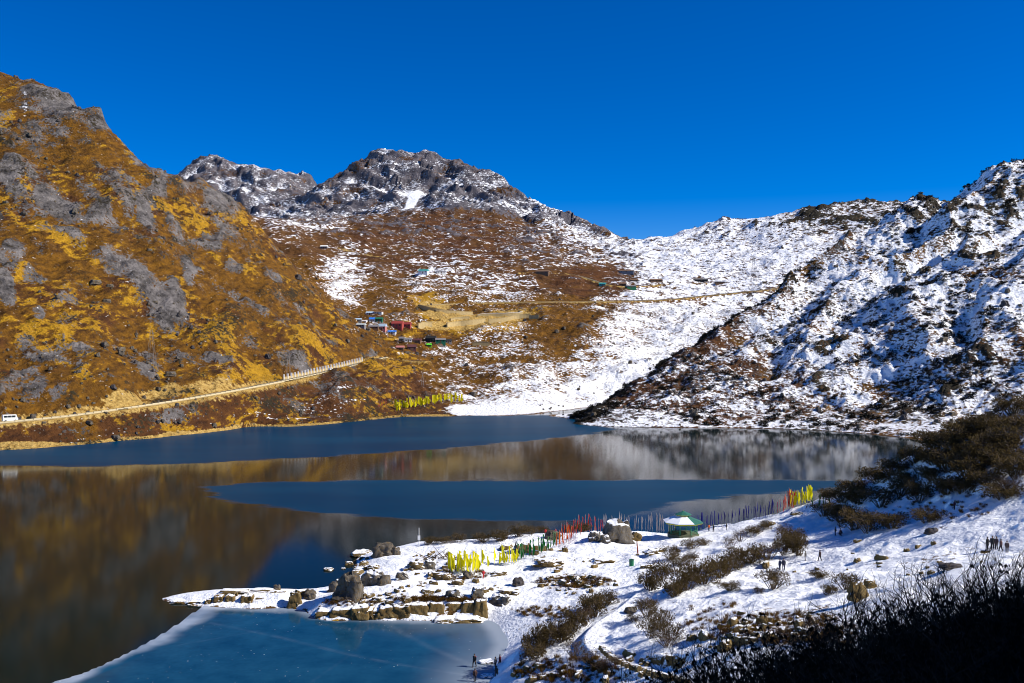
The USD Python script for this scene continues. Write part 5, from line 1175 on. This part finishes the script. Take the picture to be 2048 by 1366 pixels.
part('rim', trimesh.creation.annulus(0.36, 0.47, 0.09, sections=18).apply_translation([0, 0, 1.1]), simple('bin_rim', (0.02, 0.09, 0.05), 0.5), t)
p = spot(1275, 1110)
t = thing('post', 'leaning red-brown post beside a long low rock', 'post', p)
part('shaft', tube([[0.1, 0, -0.3], [0, 0, 1.2], [-0.12, 0, 2.6]], 0.16, 0.09, 7), simple('red_post', (0.26, 0.07, 0.04), 0.7), t)
part('foot', trimesh.creation.box([0.6, 0.6, 0.3]).apply_translation([0, 0, 0.1]), M_rock_brown, t)
p = spot(838, 1094)
t = thing('mast', 'thin white mast at the far point of the promontory', 'mast', p)
part('pole', tube([[0, 0, -0.3], [0, 0, 3.9]], 0.06, 0.04, 6), M_white, t)
part('sign_plate', trimesh.creation.box([0.5, 0.05, 0.9]).apply_translation([0, -0.08, 1.9]), M_white, t)
r = np.random.default_rng(5)
for lab, (px, py), n, L_ in (('tangle of dead grey branches left of the big yellow flags', (872, 1118), 26, 3.6), ('heap of broken sticks and dead wood above the black bushes', (1590, 1262), 26, 3.2)):
    c = spot(px, py)
    t = thing('dead_wood', lab, 'dead wood', c)
    for k in range(n):
        a = r.uniform(0, 6.28); q = np.r_[r.uniform(-3.4, 3.4), r.uniform(-1.5, 1.5), 0]
        q[2] = ground(c[0] + q[0], c[1] + q[1]) - c[2] + 0.08
        dv = np.array([math.cos(a), 0.6 * math.sin(a), r.uniform(0.05, 0.75)]) * L_ * r.uniform(0.3, 0.8)
        part('branch', tube([q, q + dv * 0.5 + r.normal(size=3) * 0.1, q + dv], 0.09, 0.03, 5), M_wood, t)

# ------------------------------------------------------------------ black bushes on the shaded slope in front of the camera
def fore_kind(name, seed, n_stem, leafy, thick=0.018):
    r = np.random.default_rng(seed)
    k = kind_prim(name)
    st, cen, dr = MB(), [], []
    def grow(p, dv, L_, rad, depth):
        pts = [p]
        n = 4
        for i in range(n):
            dv = dv + r.normal(size=3) * 0.16 + [0, 0, 0.06]; dv /= np.linalg.norm(dv)
            pts.append(pts[-1] + dv * L_ / n)
        st.tube(pts, rad, rad * 0.45, 3 if depth else 5, False)
        if depth < 3:
            for i in range(r.integers(3, 5) if depth else 5):
                q = pts[r.integers(2, n + 1)]
                e = dv * 0.9 + r.normal(size=3) * 0.55; e[2] = abs(e[2]) * 0.7 + 0.25; e /= np.linalg.norm(e)
                grow(q, e, L_ * r.uniform(0.45, 0.7), rad * 0.5, depth + 1)
        if leafy and depth >= 2 and r.random() < leafy:
            m = r.integers(7, 12); a = r.uniform(0, 6.28, m)
            tip = pts[-1]
            d_ = np.c_[np.cos(a) * 0.45, np.sin(a) * 0.45, -r.uniform(0.6, 1.2, m)]
            d_ /= np.linalg.norm(d_, axis=1, keepdims=True)
            L2 = r.uniform(0.045, 0.085, m)
            cen.append(tip + d_ * L2[:, None] / 2); dr.append(d_ * L2[:, None])
    for _ in range(n_stem):
        a = r.uniform(0, 6.28); l = r.uniform(0, 0.5)
        grow(np.array([0.25 * math.cos(a), 0.25 * math.sin(a), -0.1]), np.array([l * math.cos(a), l * math.sin(a), 1.0]), r.uniform(0.7, 1.0), thick, 0)
    v, f = st.get()
    zmax = v[:, 2].max()
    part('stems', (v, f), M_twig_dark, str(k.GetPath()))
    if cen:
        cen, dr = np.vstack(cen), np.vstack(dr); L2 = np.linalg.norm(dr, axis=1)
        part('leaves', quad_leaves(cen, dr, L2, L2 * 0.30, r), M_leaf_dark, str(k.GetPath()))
    return k, zmax
FORE = [fore_kind('drooping_shrub_kind', 11, 6, 0.75), fore_kind('leafy_shrub_kind', 12, 7, 0.6), fore_kind('twiggy_shrub_kind', 13, 7, 0.0, 0.030), fore_kind('tall_shrub_kind', 14, 5, 0.4, 0.022)]
FTOP = [(1235, 1325, 26, 0), (1262, 1352, 22, 0), (1300, 1345, 24, 2), (1335, 1350, 20, 0), (1365, 1318, 26, 2), (1400, 1278, 30, 2), (1398, 1330, 18, 0), (1440, 1262, 32, 2), (1440, 1312, 18, 1), (1480, 1262, 28, 2), (1485, 1300, 17, 0), (1525, 1240, 30, 2), (1530, 1285, 17, 1), (1565, 1262, 20, 3), (1600, 1225, 30, 2), (1605, 1262, 16, 0),
        (1640, 1180, 26, 2), (1648, 1245, 17, 1), (1690, 1215, 28, 2), (1695, 1240, 16, 0), (1735, 1200, 26, 2), (1740, 1225, 15, 3), (1785, 1215, 18, 0), (1790, 1190, 26, 2), (1822, 1188, 14, 0), (1840, 1165, 28, 2), (1865, 1195, 16, 1), (1900, 1140, 26, 2), (1905, 1175, 15, 0), (1940, 1120, 26, 2), (1950, 1160, 16, 1), (1985, 1110, 24, 2), (1995, 1145, 15, 0), (2030, 1095, 24, 2), (2035, 1125, 14, 1), (2070, 1110, 15, 3),
        (1420, 1345, 13, 1), (1470, 1335, 12, 0), (1520, 1325, 12, 1), (1570, 1310, 12, 3), (1620, 1295, 11, 1), (1670, 1285, 11, 0), (1720, 1270, 11, 1), (1770, 1260, 10, 0), (1820, 1245, 10, 1), (1870, 1235, 10, 3), (1920, 1220, 10, 1), (1970, 1205, 10, 0), (2020, 1190, 9.5, 1), (2070, 1180, 9.5, 1),
        (1660, 1330, 8.5, 1), (1730, 1320, 8.5, 0), (1800, 1310, 8, 1), (1870, 1300, 8, 0), (1940, 1285, 7.5, 1), (2010, 1270, 7.5, 1), (2080, 1260, 7.5, 0), (1580, 1345, 9, 1), (1500, 1355, 10, 1), (1350, 1358, 15, 1), (1310, 1362, 17, 0), (1830, 1345, 6.5, 1), (1930, 1335, 6.5, 0), (2030, 1330, 6, 1)]
FTOP += [(1350, 1300, 28, 2), (1420, 1255, 30, 2), (1500, 1230, 28, 2), (1555, 1215, 27, 2), (1625, 1205, 24, 2), (1665, 1175, 22, 2), (1715, 1180, 22, 2), (1765, 1160, 22, 2), (1810, 1150, 20, 2), (1865, 1125, 20, 2), (1920, 1110, 20, 2), (1965, 1090, 18, 2), (2015, 1085, 18, 2), (2050, 1075, 18, 2)]
FTOP = sorted(FTOP)
for j, (px, py, d, k) in enumerate(FTOP):
    x = (px - CX) / F * d
    g = ground(x, d)
    top = EYE - (py - CY) / F * d
    h = float(np.clip(top - g, 1.0, 5.5))
    kd, zm = FORE[k]
    s_ = h / zm
    wsc = float(np.clip(s_, 0.9, 2.0))
    look_ = ('drooping leaved', 'leafy', 'bare twiggy', 'tall thin')[k]
    near_ = 'at the front' if d < 13 else ('at the back' if d > 22 else 'in the middle')
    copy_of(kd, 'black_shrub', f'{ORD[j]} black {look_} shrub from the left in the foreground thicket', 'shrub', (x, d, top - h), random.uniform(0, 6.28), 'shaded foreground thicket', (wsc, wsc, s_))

# ------------------------------------------------------------------ ground cover too many to count
def scatter(name, protos, pts, scl, rot, idx, **tags):
    pi = UsdGeom.PointInstancer.Define(stage, path_for(name))
    pp = str(pi.GetPath())
    tg = []
    for nm, m, mat, sm in protos:
        q = usdkit.mesh(stage, pp + '/' + nm, m, mat, sm); tg.append(q.GetPath())
    pi.CreatePrototypesRel().SetTargets(tg)
    pi.CreatePositionsAttr(Vt.Vec3fArray.FromNumpy(np.asarray(pts, np.float32)))
    pi.CreateScalesAttr(Vt.Vec3fArray.FromNumpy(np.asarray(scl, np.float32)))
    pi.CreateProtoIndicesAttr(Vt.IntArray.FromNumpy(np.asarray(idx, np.int32)))
    c, s2 = np.cos(rot / 2), np.sin(rot / 2)
    pi.CreateOrientationsAttr(Vt.QuathArray([Gf.Quath(float(a), 0, 0, float(b)) for a, b in zip(c, s2)]))
    return data(pi.GetPrim(), kind='stuff', **tags)
def tuft_mesh(seed, n, leaf, lump=5):
    r = np.random.default_rng(seed)
    c = np.c_[r.uniform(-0.6, 0.6, (lump, 2)), r.uniform(0.1, 0.5, lump)]
    e = r.normal(size=(n, 3)); e /= np.linalg.norm(e, axis=1, keepdims=True)
    p_ = c[r.integers(lump, size=n)] + e * r.uniform(0.25, 0.5, n)[:, None]
    p_[:, 2] = np.abs(p_[:, 2])
    return quad_leaves(p_, e + [0, 0, 0.6] + r.normal(size=(n, 3)) * 0.4, r.uniform(leaf * .7, leaf * 1.4, n), leaf * 0.6, r)
r = np.random.default_rng(99)
Vf = RING1[2]; rows, cols = Vf.shape[:2]
ri = RING1[3]
def pick(weight, n):
    w = weight.ravel() * (Vf[..., 2].ravel() > 0.6) * RING1[1].repeat(cols) / 500
    c = np.cumsum(w); k = np.searchsorted(c, r.random(n) * c[-1])
    return Vf.reshape(-1, 3)[np.minimum(k, rows * cols - 1)]
crl = np.interp(ri['px'], [c[0] for c in CREST], [c[1] for c in CREST])
wr = ri['right'] * (0.45 + 1.0 * ss(50, 5, ri['py'] - crl) * ss(1750, 1400, ri['px']) + 0.5 * ss(1600, 1950, ri['px'])) * ss(0.45, 0.62, fbm(Vf.reshape(-1, 3) / 24, 3, 71)) * (ri['px'] < 2250)
pt = pick(wr, 4200)
sc = r.lognormal(0.25, 0.4, len(pt)) * 1.05
scatter('hillside_scrub', [('tuft', tuft_mesh(1, 110, 0.34), M_scrub_leaf := leaf_material('scrub_leaf', (0.008, 0.007, 0.004), (0.04, 0.028, 0.012), 0.1), False), ('tuft_b', tuft_mesh(2, 90, 0.32), M_scrub_leaf, False)], pt - [0, 0, 0.2], np.c_[sc * 1.15, sc * 1.15, sc], r.uniform(0, 6.28, len(pt)), r.integers(2, size=len(pt)),
        label='dark low scrub dotted over the snowy right hand hill', cat='scrub')
stones = [('stone', rock_mesh(1, 2, 2, 1.6, .4, 2), M_rock_dark, 30), ('stone_b', rock_mesh(2, 2.4, 1.6, 1.3, .6, 2), M_rock, 30), ('stone_c', rock_mesh(3, 1.8, 2.2, 1.9, .5, 2), M_rock, 30)]
wl = ri['left'] * ss(0.48, 0.66, fbm(Vf.reshape(-1, 3) / 30, 3, 72)) + 0.55 * ri['valley'] * ss(0.5, 0.7, fbm(Vf.reshape(-1, 3) / 26, 3, 73)) + 0.4 * ri['right']
pt = pick(wl * (ri['px'] < 2250), 3600)
sc = r.lognormal(-0.75, 0.5, len(pt))
scatter('hillside_stones', stones, pt - [0, 0, 0.15], np.c_[sc * 1.2, sc, sc], r.uniform(0, 6.28, len(pt)), r.integers(3, size=len(pt)), label='grey stones scattered over the slopes round the lake', cat='stones')
# promontory: small stones and dry grass showing through the snow
def near_pick(zones, n):
    out = []
    for cx, cy, rx, ry, w in zones:
        for _ in range(int(n * w)):
            a, q = r.uniform(0, 6.28), math.sqrt(r.random())
            try:
                out.append(spot(cx + rx * q * math.cos(a), cy + ry * q * math.sin(a)))
            except IndexError:
                pass
    out = np.array(out)
    return out[out[:, 2] > 0.15]
ZS = [(900, 1180, 130, 18, .10), (870, 1130, 60, 28, .14), (780, 1200, 90, 12, .08), (1150, 1170, 90, 18, .12), (1120, 1120, 90, 24, .06), (1130, 1350, 110, 22, .08), (1560, 1255, 130, 34, .2), (1450, 1280, 60, 30, .08), (1750, 1120, 250, 40, .06), (1300, 1330, 60, 24, .04), (700, 1130, 40, 25, .06)]
pt = near_pick(ZS, 420)
sc = r.lognormal(-1.35, 0.5, len(pt))
scatter('shore_stones', [('stone', rock_mesh(4, 2, 2, 1.4, .4, 2), M_rock_brown, 30), ('stone_b', rock_mesh(5, 2.6, 1.6, 1.2, .5, 2), M_rock_brown, 30)], pt - [0, 0, 0.05], np.c_[sc * 1.3, sc, sc], r.uniform(0, 6.28, len(pt)), r.integers(2, size=len(pt)), label='small brown stones poking through the snow of the promontory', cat='stones')
def blades(seed, n, h):
    r_ = np.random.default_rng(seed)
    b = np.c_[r_.normal(size=(n, 2)) * 0.28, np.zeros(n)]
    dv = np.c_[r_.normal(size=(n, 2)) * 0.3, r_.uniform(0.6, 1.0, n)]
    return quad_leaves(b + dv * h / 2, dv, h * r_.uniform(.6, 1.2, n), 0.06, r_)
ZG = [(880, 1200, 95, 5, .22), (1150, 1165, 80, 12, .14), (1120, 1225, 90, 12, .10), (1130, 1340, 110, 26, .2), (1570, 1260, 140, 34, .2), (1430, 1240, 60, 40, .06), (920, 1150, 60, 12, .08), (1880, 1010, 120, 30, .08), (700, 1205, 60, 8, .05)]
pt = near_pick(ZG, 900)
sc = r.uniform(0.35, 0.8, len(pt))
scatter('dry_grass', [('tuft', blades(1, 60, 1.0), M_straw, False), ('tuft_b', blades(2, 45, 0.8), M_leaf_red, False)], pt - [0, 0, 0.03], np.c_[sc, sc, sc], r.uniform(0, 6.28, len(pt)), r.integers(2, size=len(pt)), label='dry yellow-brown grass tufts showing through the snow', cat='grass')
